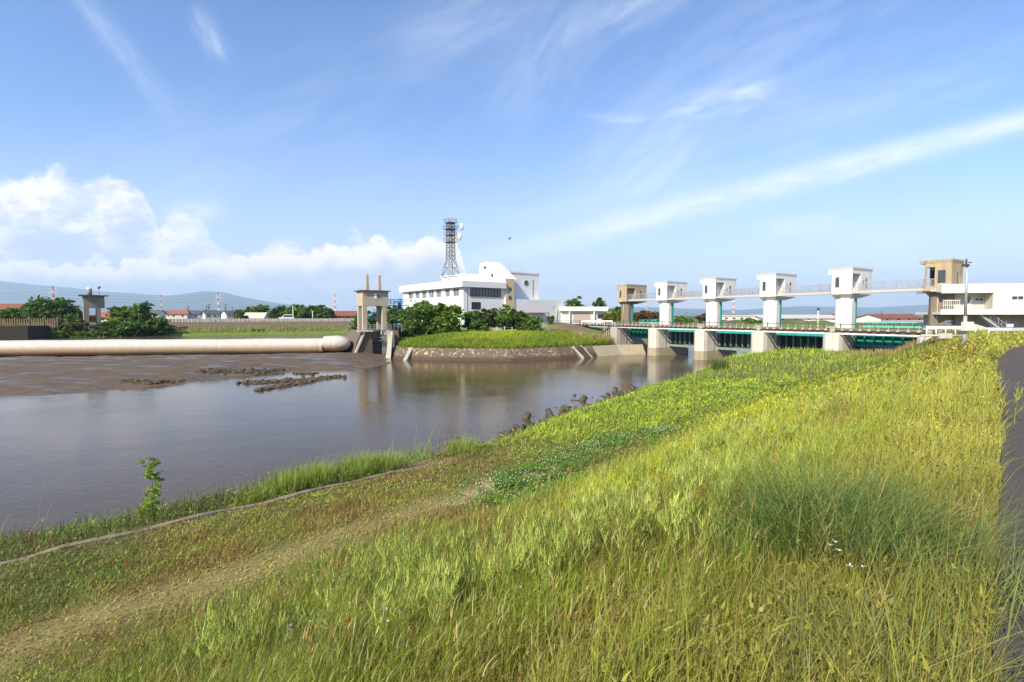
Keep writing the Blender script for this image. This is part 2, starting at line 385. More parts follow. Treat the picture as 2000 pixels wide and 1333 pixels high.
def poly_sd(x, y, P):
    x = np.asarray(x, float); y = np.asarray(y, float); d = np.full(x.shape, 1e9); ins = np.zeros(x.shape, bool)
    n = len(P)
    for i in range(n):
        ax, ay_ = P[i]; bx, by = P[(i + 1) % n]; ex, ey = bx - ax, by - ay_
        t = np.clip(((x - ax) * ex + (y - ay_) * ey) / (ex * ex + ey * ey), 0, 1)
        d = np.minimum(d, np.hypot(x - ax - t * ex, y - ay_ - t * ey))
        c = ((ay_ > y) != (by > y)) & (x < (bx - ax) * (y - ay_) / ((by - ay_) if by != ay_ else 1e-9) + ax)
        ins ^= c
    return np.where(ins, d, -d)
def isl_h(x, y):
    d = poly_sd(x, y, ISL)
    n = vnoise(x, y, 3, 3, 2) - .5
    z1 = np.interp(d, [-3, 0, 2.25, 2.7, 12.5, 17, 21], [-2.2, -1.6, -.3, 1.8, 3.75, 5.2, 5.7]); z2 = np.interp(d, [-3, 0, 2.25, 2.7, 13, 26, 31, 34], [-2.2, -1.6, -.3, 1.8, 3.45, 3.9, 5.3, 5.7])
    kx = np.maximum(sst(x, 4, 13), sst(y, 112, 116)); z = z1 * kx + z2 * (1 - kx)
    return z + n * .35 * sst(d, 2.8, 5) * (1 - sst(d, 15, 18))
FB0 = np.array([-107.0, 112.0]); FBD = np.array([61.0, 28.0]); FBD = FBD / np.hypot(*FBD); FBN = np.array([-FBD[1], FBD[0]])
def fb_d(x, y): return (x - FB0[0]) * FBN[0] + (y - FB0[1]) * FBN[1]
def fb_t(x, y): return (x - FB0[0]) * FBD[0] + (y - FB0[1]) * FBD[1]
def fb_h(x, y):
    d = fb_d(x, y) + (vnoise(x, y, 9, 3, 5) - .5) * 1.5 * 1.0; tt = fb_t(x, y)
    d = d + 16 * sst(-tt, 2, 22)                                  # the bank comes forward where the dam ends
    z = np.interp(d, [-4, 0, 1, 6.5, 10.5, 15, 22], [-2.2, 2.55, 3.1, 3.5, 5.7, 5.75, 4.6])
    return z
def ground_h(x, y):
    z = np.maximum(np.maximum(near_h(x, y), isl_h(x, y)), fb_h(x, y))
    r_ = np.hypot(x, y)
    far = sst(r_, 330, 420)
    bank = sst(-st_of(x, y)[0], 25, 45)
    z = z * (1 - far) + 4.4 * far
    z = np.maximum(z, -2.2 + 6.4 * sst(r_, 195, 232) * (x > .3 * y))
    return z + (vnoise(x, y, 60, 3, 9) - .5) * 1.2 * sst(r_, 150, 400)
def gh(x, y): return float(ground_h(np.array([float(x)]), np.array([float(y)]))[0])
G = lambda x, y, dz=0.0: Vector((x, y, gh(x, y) + dz))

# ---------------------------------------------------------------- the ground sheet
rr = np.concatenate([[0.02], np.geomspace(0.4, 40, 150), np.arange(40.6, 170, .75), np.geomspace(172, 20000, 90)])
th = np.concatenate([np.linspace(-62, 62, 430), np.linspace(64, 296, 90)])
rg_, tg = np.meshgrid(rr, np.radians(th), indexing='ij')
gx = rg_ * np.sin(tg); gy = rg_ * np.cos(tg); gz = ground_h(gx, gy)
nr, nt = gx.shape
GV = np.stack([gx.ravel(), gy.ravel(), gz.ravel()], 1)
i = np.arange(nr - 1)[:, None] * nt + np.arange(nt)[None, :]
j = np.arange(nr - 1)[:, None] * nt + (np.arange(nt)[None, :] + 1) % nt
quads = np.stack([i, j, j + nt, i + nt], -1).reshape(-1, 4)
def ground_col(x, y, z):
    c = np.zeros(x.shape + (3,)); n = vnoise(x, y, 2.5, 4, 3)[..., None]; n2 = vnoise(x, y, .6, 3, 4)[..., None]
    s, t = st_of(x, y)
    c[:] = (0.10, 0.11, 0.035)
    c = c * (1 - .5 * (n > .55)) + np.array((.12, .085, .04)) * .5 * (n > .55)
    def put(mask, col):
        m_ = np.clip(mask, 0, 1)[..., None]; nonlocal c; c = c * (1 - m_) + np.array(col) * m_
    sd = poly_sd(x, y, ISL); r_ = np.hypot(x, y)
    isl = sst(sd, -1, .5)
    d = fb_d(x, y)
    put(sst(r_, 60, 75) * (s > 30), (.13, .17, .045))
    put((d > 6.3) & (d < 11) & (sd < 0), (.135, .10, .08))              # concrete bank far side
    put((d > 11) & (sd < 0), (.09, .12, .035))
    put(isl * (sd > 13) * (sd < 17.6) * (x > 6), (.19, .14, .095))      # stone pitching
    put(isl * (sd > 20.5) * (r_ < 330), (.22, .21, .19))
    put(sst(r_, 350, 500), (.075, .10, .035))
    put(((z < .25) & (r_ < 330)), (.085, .062, .045))
    # the worn track and bare spots on the near berm
    tr = np.exp(-((s - (s_crest(t) + 10.6) + (vnoise(x, y, 3, 2, 6) - .5) * .9) / .95) ** 2) * (1 - sst(t, 13.5, 16.5)) * (s < 16)
    put(tr * .75, (.24, .195, .08))
    put(np.exp(-((s - 11.07) / .4) ** 2 - ((t - 9.6) / 1.9) ** 2) * 1.4, (.36, .29, .19))
    put((s < s_road(t) + .5) & (s > s_road(t) - 6) & (r_ < 200), (.20, .16, .075))
    return c * (0.8 + .4 * n2)
GC = ground_col(gx, gy, gz).reshape(-1, 3)
m_ground = mat('meadow_soil', None, 0.95, 0.10, 3.0, attr=True, bump=0.5, bscale=14, spec=0.1)
g = np_mesh('ground', GV, quads.ravel(), np.full(len(quads), 4), m_ground, col=GC, smooth=True)
tag(g, kind='structure')

# ---------------------------------------------------------------- water
def water_mat(name, col, s1, rough, b1):
    m_ = bpy.data.materials.new(name); m_.use_nodes = True; t = NT(m_.node_tree); t.n.clear()
    out = t.node('ShaderNodeOutputMaterial'); b = t.node('ShaderNodeBsdfPrincipled'); ge = t.node('ShaderNodeNewGeometry')
    pos = ge.outputs['Position']
    n = t.noise(pos, 0.09, 4, 0.6)
    t.put(b.inputs['Base Color'], t.mix(t.smooth(n, 0.4, 0.62), col, tuple(c * .86 for c in col)))
    t.put(b.inputs['Roughness'], t.smooth(t.noise(t.scalev(pos, (.05, .12, 1)), 1.0, 4, 0.6), .42, .62, rough, rough + .05)); b.inputs['IOR'].default_value = 1.33; b.inputs['Specular IOR Level'].default_value = 0.33
    wv = t.scalev(pos, (0.9, 1.5, 1)); h1 = t.noise(wv, s1, 5, 0.62, 0.6); h2 = t.noise(t.scalev(pos, (.22, .42, 1)), 1.0, 4, 0.55, 0.4)
    amp = t.smooth(t.noise(pos, 0.05, 4, 0.6, .5), 0.36, 0.62, 0.35, 1.0)
    hh = t.m('ADD', t.m('MULTIPLY', h1, amp), t.m('MULTIPLY', h2, 1.2))
    bp = t.node('ShaderNodeBump'); bp.inputs['Strength'].default_value = b1; bp.inputs['Distance'].default_value = 0.10
    t.put(bp.inputs['Height'], hh); t.l.new(bp.outputs[0], b.inputs['Normal']); t.l.new(b.outputs[0], out.inputs[0])
    return m_
M['water'] = water_mat('muddy_river_water', (0.082, 0.057, 0.029), 2.3, 0.015, 0.17)
M['water_up'] = water_mat('upstream_water', (0.11, 0.10, 0.085), 2.0, 0.05, 0.3)
wb = MB().add([(-260, -160, 0), (150, -160, 0), (150, 330, 0), (-260, 330, 0)], [(0, 1, 2, 3)])
tag(wb.build('river_water', M['water'], fix=False), kind='structure')
up = MB().add([(-26, 94.6, 2.45), (-33, 117, 2.45), (-56, 176, 2.45), (-60, 190, 2.45), (-130, 150, 2.45), (-150, 95, 2.45), (-96, 84.6, 2.45)], [tuple(range(7))])
tag(up.build('reservoir_water', M['water_up'], fix=False), kind='structure')

# ---------------------------------------------------------------- mud bank in front of the dam
mu = [at(x, y) for x, y in ((-330, 790), (0, 771), (130, 766), (260, 757), (345, 748), (430, 738), (520, 730), (600, 723), (680, 724), (735, 716), (748, 708), (738, 698))]
MUD = [(p_.x, p_.y) for p_ in mu] + [(-27, 93.5), (-100, 83), (-130, 80)]
mx_, my_ = np.meshgrid(np.arange(-120, -12, .45), np.arange(36, 96, .45), indexing='ij')
sdm = poly_sd(mx_, my_, MUD) + 1.3 + (vnoise(mx_, my_, 5, 4, 11) - .5) * 1.6
crest = np.interp(sdm, [-3, 0, 2.5, 7, 13, 40], [-.9, -.03, .35, .75, .95, 1.0])
dam_d = (my_ - (93 + (mx_ + 28.5) * .135))                       # distance in front of the dam (negative)
pool = np.exp(-((dam_d + 4.3) / 1.8) ** 2) * sst(-mx_, 40, 52) * (1 - sst(-mx_, 88, 95)) * 1.15
mz = crest - pool + (vnoise(mx_, my_, 4, 4, 12) - .5) * .3 + (vnoise(mx_, my_, 1.3, 4, 13) - .5) * .20
a_, b_ = mx_.shape
ii = (np.arange(a_ - 1)[:, None] * b_ + np.arange(b_ - 1)[None, :])
mq = np.stack([ii, ii + b_, ii + b_ + 1, ii + 1], -1).reshape(-1, 4)
M['mud'] = mat('wet_mud', (0.110, 0.078, 0.046), 0.6, 0.16, 1.4, bump=1.0, bscale=2.6, patch=((0.095, 0.064, 0.042), 0.35, 0.45, 0.6), spec=0.12)
_t = NT(M['mud'].node_tree); _b = M['mud'].node_tree.nodes[M['mud']['b']]; _g = _t.node('ShaderNodeNewGeometry')
_t.put(_b.inputs['Roughness'], _t.smooth(_t.noise(_t.scalev(_g.outputs['Position'], (.35, 1.1, 1)), .6, 5, .6), .50, .60, .72, .28)); _b.inputs['Specular IOR Level'].default_value = .28
tag(np_mesh('mud_bank', np.stack([mx_.ravel(), my_.ravel(), mz.ravel()], 1), mq.ravel(), np.full(len(mq), 4), M['mud'], smooth=True), kind='structure')

# ---------------------------------------------------------------- road on the levee
tt = np.concatenate([np.arange(-12, 70, .5), np.arange(70, 200, 4)])
V = []; 
for k, t_ in enumerate(tt):
    sr = float(s_road(t_)) + .04 * (float(vnoise(t_, 3.3, .7, 3)) - .5); 
    for ds in (0, -.4, -1.8, -3.2):
        s_ = sr + ds; x_, y_ = xy_of(s_, t_); V.append((x_, y_, gh(x_, y_) * 0 + 5.885 + (.035 if ds == -1.8 else .02 if ds < 0 else .02)))
V = np.array(V); n_ = len(tt)
rq = [(k * 4 + c, k * 4 + 4 + c, k * 4 + 5 + c, k * 4 + 1 + c) for k in range(n_ - 1) for c in range(3)]
tag(np_mesh('road', V, np.array(rq).ravel(), np.full(len(rq), 4), M['asphalt'], smooth=True), kind='structure')

# concrete strip along the water side of the berm
kb = MB(); ts = np.arange(-14, 12.4, .8); prev = None
for t_ in ts:
    se = float(s_edge(t_)) - .2
    x_, y_ = xy_of(se, t_); z_ = gh(x_, y_) + .05 + .04 * math.sin(t_ * 2.1); wv = .10 + .05 * math.sin(t_ * 1.3)
    xa, ya = xy_of(se - wv, t_); xb, yb = xy_of(se + .16, t_)
    cur = [(xa, ya, z_ - .5), (xa, ya, z_ + .02), (xb, yb, z_), (xb, yb, z_ - .6)]
    if prev: 
        kb.add(prev + cur, [(1, 5, 6, 2), (2, 6, 7, 3), (0, 4, 5, 1)])
    prev = cur
M['kerb'] = mat('old_kerb_concrete', (0.21, 0.175, 0.13), 0.95, 0.2, 5.0, bump=0.5, bscale=20, patch=((0.13, 0.10, 0.06), 2.0, 0.48, 0.6))
tag(kb.build('kerb', M['kerb']), kind='structure')

# ---------------------------------------------------------------- mountains far off
def ridge(name, prof, Yd, depth, col, seed):
    xs = np.linspace(prof[0][0], prof[-1][0], 160); ys = np.interp(xs, [a for a, b in prof], [b for a, b in prof])
    rows = []; K = 10
    for r_ in range(K + 1):
        f_ = r_ / K; Yr = Yd - depth * (1 - f_)
        X_ = (xs - 1000) / F * Yr; top_ = (617 - ys) / F * Yd + EYE
        n_ = (vnoise(xs, np.full_like(xs, f_ * 300), 45, 5, seed) - .5)
        z_ = top_ * (f_ ** 1.15) * (1 + n_ * .9 * (1 - f_)) + n_ * top_ * .06
        rows.append(np.stack([X_, np.full_like(X_, Yr), z_ - (20 if r_ == 0 else 0)], 1))
    rows.append(np.stack([(xs - 1000) / F * (Yd + 900), np.full_like(xs, Yd + 900), np.full_like(xs, -20.)], 1))
    V_ = np.concatenate(rows); n = len(xs); K2 = len(rows)
    ii_ = np.arange(K2 - 1)[:, None] * n + np.arange(n - 1)[None, :]
    q_ = np.stack([ii_, ii_ + 1, ii_ + n + 1, ii_ + n], -1).reshape(-1, 4)
    o = np_mesh(name, V_, q_.ravel(), np.full(len(q_), 4), mat(name + '_forest', col, 0.95, 0.2, 0.004), smooth=True)
    tag(o, kind='structure')
ridge('mountains', [(-700, 590), (-400, 560), (-150, 548), (0, 550), (60, 556), (140, 562), (200, 570), (270, 574), (330, 578), (400, 570), (440, 572), (490, 584), (540, 592), (620, 602), (700, 612), (820, 619)], 11000, 3500, (0.045, 0.06, 0.05), 21)
ridge('hills', [(1080, 620), (1150, 606), (1250, 600), (1330, 603), (1440, 606), (1560, 598), (1700, 601), (1850, 594), (2000, 590), (2300, 596), (2500, 618)], 12500, 3000, (0.05, 0.06, 0.05), 22)
# ================================================================ SLUICE GATES
T1 = Vector((24.6, 101.8)); T6 = Vector((51.9, 58.1)); GD = (T6 - T1); SPAN = GD.length / 5; GU = GD.normalized()
GRZ = math.atan2(GU.y, GU.x)
def gpos(k, z=0): p_ = T1 + GU * (SPAN * k); return Vector((p_.x, p_.y, z))
# local frame of every gate thing: x along the weir towards the near bank, y upstream, z up
def gate_tower(k, brown, label):
    cm = M['conc_brown'] if brown else M['white']; top = 14.0 + (0.12 if k == 5 else 0)
    t = thing('gate_tower', gpos(k), GRZ, label, 'gate tower', 'hoist towers of the sluice gates')
    W0, W1 = (-1.3, 1.2) if k == 5 else (-1.2, 1.3)
    y0, y1 = -1.9, (1.9 if k == 5 else 3.9)
    # pier in the water with a rounded nose
    pm = MB(); nose = [(-1.15, -3.6), (-.98, -4.25), (-.55, -4.6), (0, -4.7), (.55, -4.6), (.98, -4.25), (1.15, -3.6), (1.15, 4.6), (.6, 5.4), (-.6, 5.4), (-1.15, 4.6)]
    pm.prism(nose, -2.0, 5.12)
    pi = pm.build('pier', M['conc'] if k in (0,) else M['conc_pier'], t)
    fm = MB(); fm.prism([(x * 1.07, y * 1.03) for x, y in nose], -2.0, 1.5, [(x * 1.05, y * 1.02) for x, y in nose]); fm.build('footing', M['tide'], pi)
    sm = MB(); ch = .28; YS = 1.5 if k == 5 else -.25
    sm.prism([(-1.05, -1.35 + ch), (-1.05 + ch, -1.35), (1.05 - ch, -1.35), (1.05, -1.35 + ch), (1.05, YS), (-1.05, YS)], 5.12, 9.9)
    sh = sm.build('shaft', M['conc_shaft'] if brown else M['white'], t)
    dm = MB(); dm.tube((-.1, -1.39, 5.9), (-.1, -1.39, 10.3), .045, n=6); dm.tube((-.1, -1.39, 10.3), (-.35, -1.93, 10.75), .045, n=6); dm.build('rain_pipe', M['grey_trim'], sh)
    # flared corbel
    cb = MB(); lo = [(-1.06, -1.36), (1.06, -1.36), (1.06, max(YS, .8) + .3), (-1.06, max(YS, .8) + .3)]; hi = [(W0, y0), (W1, y0), (W1, y1), (W0, y1)]
    cb.prism(lo, 9.9, 10.42, hi); cb.build('corbel', cm if not brown else M['conc_shaft'], t)
    # house with a corner balcony
    hb = MB(); nx = .42; fl = 10.42; rf = top - .42
    if k == 5:      # balcony on the far side, opening seen from downstream
        hb.box(W0 + .95, W1, y0, y1, fl, rf); hb.box(W0, W0 + .95, y0 + 1.5, y1, fl, rf)
        hb.box(W0, W0 + .95, y0, y0 + 1.5, fl, fl + .5); hb.box(W0, W0 + .95, y0, y0 + 1.5, rf - .45, rf); hb.box(W0, W0 + .16, y0, y0 + .22, fl + .5, rf - .45)
        no = MB(); no.box(W0 + .15, W0 + .9, y0 + 1.47, y0 + 1.5 - .02, fl + .5, rf - .75)
    else:
        hb.box(W0, nx, y0, y1, fl, rf); hb.box(nx, W1, y0 + 2.5, y1, fl, rf)
        hb.box(nx, W1, y0, y0 + .16, fl, rf); hb.box(nx, W1, y0 + .16, y0 + 2.5, fl, fl + .3); hb.box(nx, W1, y0 + .16, y0 + 2.5, rf - .42, rf)
        no = MB(); no.box(nx + .003, nx + .03, y0 + .3, y0 + .95, fl + .3, rf - .7)
    h = hb.build('hoist_house', cm, t, bevel=.03)
    no.build('door', M['dark'], t)
    rb = MB(); o_ = .16
    rb.box(W0 - .55, W1 + o_, y0 - .2, y1 + .25, rf, top - .22); rb.box(W0 - .6, W1 + o_ + .05, y0 - .25, y1 + .3, top - .22, top)
    if k != 5: rb.box(W0 - .55, W0 - .002, y0 + .1, y1 - .1, rf - .45, rf - .002)
    rb.build('roof', (M['grey_trim'] if k != 0 and k != 5 else cm) if not brown else cm, t, bevel=.02) if False else None
    r1 = MB(); r1.box(W0 - .5, W1 + .02, y0 - .02, y1 + .02, rf, top - .24)
    if k != 5: r1.box(W0 - .5, W0 - .002, y0 - .02, y1 - .1, rf - .5, rf - .002)
    r = r1.build('roof', cm, t, bevel=.02)
    r2 = MB(); r2.box(W0 - .54, W1 + .06, y0 - .06, y1 + .06, top - .24, top); r2.build('roof_edge', M['grey_trim'] if not brown else M['conc_brown'], r)
    # windows
    def win(x0, x1, ya, yb, z0, z1, name='window'):
        m_ = MB(); m_.box(x0, x1, ya, yb, z0, z1); f_ = m_.build(name, M['dark_steel'], t)
        c = MB()
        if abs(x1 - x0) > abs(yb - ya): c.box(x0 + .05, x1 - .05, ya - .012, yb - .02, z0 + .05, z1 - .05)
        else: c.box(x0 + .02, x1 + .012, ya + .05, yb - .05, z0 + .05, z1 - .05)
        c.build('pane', M['glass'], f_)
    wx = -.05 if k == 5 else -.75
    win(wx, wx + (.72 if k == 5 else .5), y0 - .02, y0 + .05, 11.35, 12.85 if k == 5 else 12.75)
    win(W1 - .03, W1 + .02, (y0 + 3.9) if k < 5 else y0 + 1.7, (y0 + 4.3) if k < 5 else y0 + 2.1, 11.3, 12.7)
    if k not in (0, 5): win(W1 - .03, W1 + .02, y0 + 3.15, y0 + 3.4, 11.7, 12.3)
    bx = MB(); bx.box(-.62, -.05, y0 - .16, y0 - .003, 10.36, 10.62); bx.build('louvre_box', M['grey_trim'], t)
    # balcony rail
    br = MB()
    for yy in ((y0 + .3, y0 + 1.2, y0 + 2.3) if k != 5 else ()): br.bar((W1 - .04, yy, fl + .3), (W1 - .04, yy, fl + 1.35), .04)
    if k != 5:
        br.bar((W1 - .04, y0 + .2, fl + 1.35), (W1 - .04, y0 + 2.35, fl + 1.35), .05); br.bar((W1 - .04, y0 + .2, fl + .85), (W1 - .04, y0 + 2.35, fl + .85), .03)
    else:
        for i_ in range(9): br.bar((W0 + .10 + i_ * .10, y0 + .05, fl + .5), (W0 + .10 + i_ * .10, y0 + .05, fl + 1.45), .025)
        br.bar((W0 + .1, y0 + .05, fl + 1.45), (W0 + .94, y0 + .05, fl + 1.45), .06); br.bar((W0 + .1, y0 + .05, fl + .6), (W0 + .94, y0 + .05, fl + .6), .05)
    br.build('balcony_rail', M['steel'], t)
    # teal gate guides against the shaft
    if k < 5:
        gm = MB(); gm.box(-1.0, 1.0, -.24, -.1, 5.13, 9.88); gm.box(.7, 1.0, -.1, .45, 5.13, 9.88); gm.box(-1.0, -.7, -.1, .45, 5.13, 9.88); gm.build('gate_guide', M['teal'], t)
        gg = MB(); gg.box(1.003, 1.06, -.1, .1, 5.14, 9.86); gg.build('guide_rail', M['teal_pale'], t)
    # drain pipe down the side of the pier
    if k < 5:
        dp = MB(); dp.path([(1.32, -3.9, 5.0), (1.32, -1.5, 2.75), (1.32, -.9, 2.6), (1.32, .6, 1.2)], .085, 8); dp.build('drain_pipe', M['grey_trim'], t)
        la = MB(); la.box(1.16, 1.22, -2.0, -1.72, 1.3, 5.0); la.box(1.16, 1.24, -.9, -.82, 0.9, 5.0); la.build('pier_rib', M['conc'], t)
    return t
gate_tower(0, True, 'brown concrete hoist tower at the far island end of the sluice gates')
gate_tower(1, False, 'smallest white hoist tower, next to the far brown tower')
gate_tower(2, False, 'white hoist tower, second of the four white ones from the island')
gate_tower(3, False, 'white hoist tower, third of the four white ones from the island')
gate_tower(4, False, 'largest white hoist tower, next to the near brown tower')
gate_tower(5, True, 'weathered brown hoist tower beside the cream valve house')

# walkway bridges between the towers
def walkway(k, label):
    t = thing('walkway', gpos(k, 10.5), GRZ, label, 'walkway', 'steel walkways between the hoist towers')
    a, b = (1.42, SPAN - 1.42) if k < 4 else (1.42, SPAN - 1.7); y = -1.1
    if k < 4: a, b = 1.44, SPAN - 1.44
    else: a, b = 1.44, SPAN - 1.32
    d = MB(); d.box(a, b, y - .42, y + .42, .18, .26); d.box(a, b, y - .48, y - .42, .0, .3); d.box(a, b, y + .42, y + .48, .0, .3); d.build('deck', M['grey_trim'], t)
    for sy in (-1, 1):
        r_ = MB(); n = int((b - a) / .16); yy = y + sy * .44
        for i_ in range(n + 1):
            x = a + .05 + (b - a - .1) * i_ / n; r_.bar((x, yy, .3), (x, yy, 1.38), .06 if i_ % 9 == 0 else .022)
        r_.bar((a, yy, 1.4), (b, yy, 1.4), .055); r_.bar((a, yy, .42), (b, yy, .42), .03); r_.build('railing', M['steel'], t)
for k, l_ in enumerate(('railed steel walkway from the far brown tower to the first white tower', 'railed steel walkway between the first and second white towers', 'railed steel walkway between the second and third white towers',
                        'railed steel walkway between the third and the largest white tower', 'long railed walkway from the largest white tower to the near brown tower')): walkway(k, l_)

# gate leaves
def gate(k, z0, z1, label, bright):
    t = thing('sluice_gate', gpos(k + .5), GRZ, label, 'sluice gate', 'teal gates between the piers')
    hw = SPAN / 2 - 1.17; y = -.2
    s_ = MB(); s_.box(-hw, hw, y, y + .06, z0, z1); s_.build('skin_plate', M['teal'] if bright else M['teal_shaded'], t)
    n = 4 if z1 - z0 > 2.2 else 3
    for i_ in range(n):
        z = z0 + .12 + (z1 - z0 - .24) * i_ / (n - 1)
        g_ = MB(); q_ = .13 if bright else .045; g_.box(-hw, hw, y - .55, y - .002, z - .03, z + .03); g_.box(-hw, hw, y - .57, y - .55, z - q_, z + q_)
        g_.build('girder', M['teal'] if (bright or i_ == n - 1) else M['teal_shaded'], t)
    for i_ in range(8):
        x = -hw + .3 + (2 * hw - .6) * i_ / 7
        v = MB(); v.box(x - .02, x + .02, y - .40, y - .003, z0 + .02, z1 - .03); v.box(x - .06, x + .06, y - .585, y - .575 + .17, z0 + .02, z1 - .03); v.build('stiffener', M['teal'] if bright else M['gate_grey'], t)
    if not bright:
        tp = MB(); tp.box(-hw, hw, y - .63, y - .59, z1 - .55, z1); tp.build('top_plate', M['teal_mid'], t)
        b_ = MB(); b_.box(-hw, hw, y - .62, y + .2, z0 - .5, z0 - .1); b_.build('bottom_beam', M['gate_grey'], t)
        for i_ in range(9):
            x = -hw + .4 + (2 * hw - .8) * i_ / 8
        fl_ = MB(); fl_.box(-hw, hw, y - .75, y - .6, z1 + .02, z1 + .2)
        for i_ in range(9):
            x = -hw + .4 + (2 * hw - .8) * i_ / 8; fl_.bar((x, y - .68, z1 + .02), (x - .35, y - .6, z1 - .5), .07)
        fl_.build('top_flange', M['teal_pale'], t)
    return t
M['teal_shaded'] = mat('shaded_gate_teal', (0.012, 0.045, 0.038), 0.6, 0.15, 2.0)  # gate teal with the shade under the bridge put into its colour
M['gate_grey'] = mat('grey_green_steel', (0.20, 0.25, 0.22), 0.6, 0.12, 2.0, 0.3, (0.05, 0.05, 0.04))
M['teal_mid'] = mat('mid_teal_paint', (0.03, 0.33, 0.28), 0.45, 0.08, 2.0)
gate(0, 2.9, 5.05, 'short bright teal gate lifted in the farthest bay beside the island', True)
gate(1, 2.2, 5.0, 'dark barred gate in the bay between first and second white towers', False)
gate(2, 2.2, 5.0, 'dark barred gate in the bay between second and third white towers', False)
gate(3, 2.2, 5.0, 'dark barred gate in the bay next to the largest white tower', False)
gate(4, 0.6, 5.0, 'bright teal gate closed in the nearest bay below the brown tower', True)
for k, l_ in ((0, 'pale teal service platform with rail above the farthest gate'), (4, 'pale teal service platform with rail above the nearest gate')):
    t = thing('gate_platform', gpos(k + .5), GRZ, l_, 'platform', 'teal platforms above the gates'); hw = SPAN / 2 - 1.2
    p1 = MB(); p1.box(-hw, hw, 1.9, 3.1, 5.9, 6.12); p1.build('deck', M['teal_pale'], t)
    p1 = MB(); p1.bar((-hw, 3.05, 6.75), (hw, 3.05, 6.75), .07); p1.bar((-hw, 1.95, 6.6), (hw, 1.95, 6.6), .06)
    for i_ in range(8):
        x = -hw + .1 + (2 * hw - .2) * i_ / 7; p1.bar((x, 1.95, 6.12), (x, 1.95, 6.6), .05); p1.bar((x, 3.05, 6.12), (x, 3.05, 6.75), .05)
    p1.build('railing', M['teal_pale'], t)

# maintenance bridge in front of the towers
t = thing('maintenance_bridge', gpos(0), GRZ, 'long low service bridge with dark rail and pipe running in front of all hoist towers', 'bridge')
xa, xb = -11.5, 5 * SPAN + 2.4; y = -3.1
d = MB(); d.box(xa, xb, y - .75, y + .75, 5.55, 5.82); d.build('deck', M['conc_shaft'], t)
d = MB(); d.box(xa, xb, y - .55, y - .35, 5.22, 5.548); d.box(xa, xb, y + .35, y + .55, 5.22, 5.548); d.build('girder', M['conc_dark'], t)
br = MB(); n = 64
for i_ in range(n + 1):
    x = xa + .3 + (xb - xa - .6) * i_ / n; br.box(x - .16, x + .16, y - .98, y - .752, 5.5, 5.78); br.bar((x, y - .8, 5.8), (x, y - .8, 6.33), .07)
br.build('bracket', M['conc'], t)
d = MB(); d.bar((xa, y - .8, 6.36), (xb, y - .8, 6.36), .07); d.bar((xa, y + .8, 6.36), (xb, y + .8, 6.36), .07)
for i_ in range(33):
    x = xa + .3 + (xb - xa - .6) * i_ / 32; d.bar((x, y + .72, 5.8), (x, y + .72, 6.36), .06)
d.build('railing', M['dark_steel'], t)
d = MB(); d.tube((xa + 4, y - 1.0, 5.08), (xb, y - 1.0, 5.08), .10, n=8); d.build('pipe', M['frame_white'], t)
for k in range(6):
    d = MB(); x = SPAN * k; d.prism([(x - .55, y - .95), (x + .55, y - .95), (x + .55, y - .76), (x - .55, y - .76)], 5.83, 6.05); d.prism([(x - .3, y - .9), (x + .3, y - .9), (x + .3, y - .77), (x - .3, y - .77)], 5.3, 5.828); d.build('joint_block', M['conc'], t)

# abutment wall at the island end, with a low apron along the water
ab = thing('abutment', gpos(0), GRZ, 'brown concrete abutment wall under the far end of the service bridge', 'abutment')
d = MB(); d.box(-3.6, -1.2, -4.0, 6, -2, 5.2); d.build('wall', M['conc_dark'], ab)
d = MB()
for x in (-2.9, -2.2, -1.6): d.box(x - .1, x + .1, -4.16, -4.003, 0, 5.1)
d.build('buttress', M['conc'], ab)

def wall_strip(name, label, cat, pts, z0, z1, back, mt, top_w=.35, n_per=2.0, group=None):
    """battered wall along world points; leans back by `back` metres (to the left-hand normal side)"""
    t = thing(name, (pts[0][0], pts[0][1], 0), 0, label, cat, group)
    P = []; 
    for a, b in zip(pts[:-1], pts[1:]):
        a, b = Vector(a), Vector(b); k = max(1, int((b - a).length / n_per))
        P += [a.lerp(b, i_ / k) for i_ in range(k)]
    P.append(Vector(pts[-1])); o = Vector(pts[0]); rows = []
    for i_, p_ in enumerate(P):
        d_ = (P[min(i_ + 1, len(P) - 1)] - P[max(i_ - 1, 0)]).normalized(); n_ = Vector((-d_.y, d_.x))
        q_ = p_ - o
        rows.append([(q_.x, q_.y, z0), (q_.x + n_.x * back, q_.y + n_.y * back, z1), (q_.x + n_.x * (back + top_w), q_.y + n_.y * (back + top_w), z1), (q_.x + n_.x * (back + top_w), q_.y + n_.y * (back + top_w), z0)])
    m_ = MB(); 
    for r_ in rows: m_.add(r_, [])
    for i_ in range(len(rows) - 1):
        for c in range(4): m_.f.append((i_ * 4 + c, i_ * 4 + 4 + c, i_ * 4 + 4 + (c + 1) % 4, i_ * 4 + (c + 1) % 4)); m_.sm.append(False)
    m_.f += [(0, 1, 2, 3), tuple(len(m_.v) - 4 + c for c in (3, 2, 1, 0))]; m_.sm += [False, False]
    m_.build('facing', mt, t); return t
M['rev'] = mat('stone_revetment', (0.115, 0.085, 0.058), 0.8, 0.18, 2.5, 0.0, None, 0.6, 6, patch=((0.42, 0.35, 0.24), 2.1, 0.56, 0.62))
nt_ = NT(M['rev'].node_tree); b_ = M['rev'].node_tree.nodes[M['rev']['b']]
old = b_.inputs['Base Color'].links[0].from_socket; ge_ = nt_.node('ShaderNodeNewGeometry')
wet = nt_.smooth(nt_.m('ADD', nt_.sep(ge_.outputs['Position'])[2], nt_.m('MULTIPLY', nt_.noise(ge_.outputs['Position'], .5), .5)), .55, 1.15)
nt_.put(b_.inputs['Base Color'], nt_.mix(wet, (0.065, 0.045, 0.03), old))
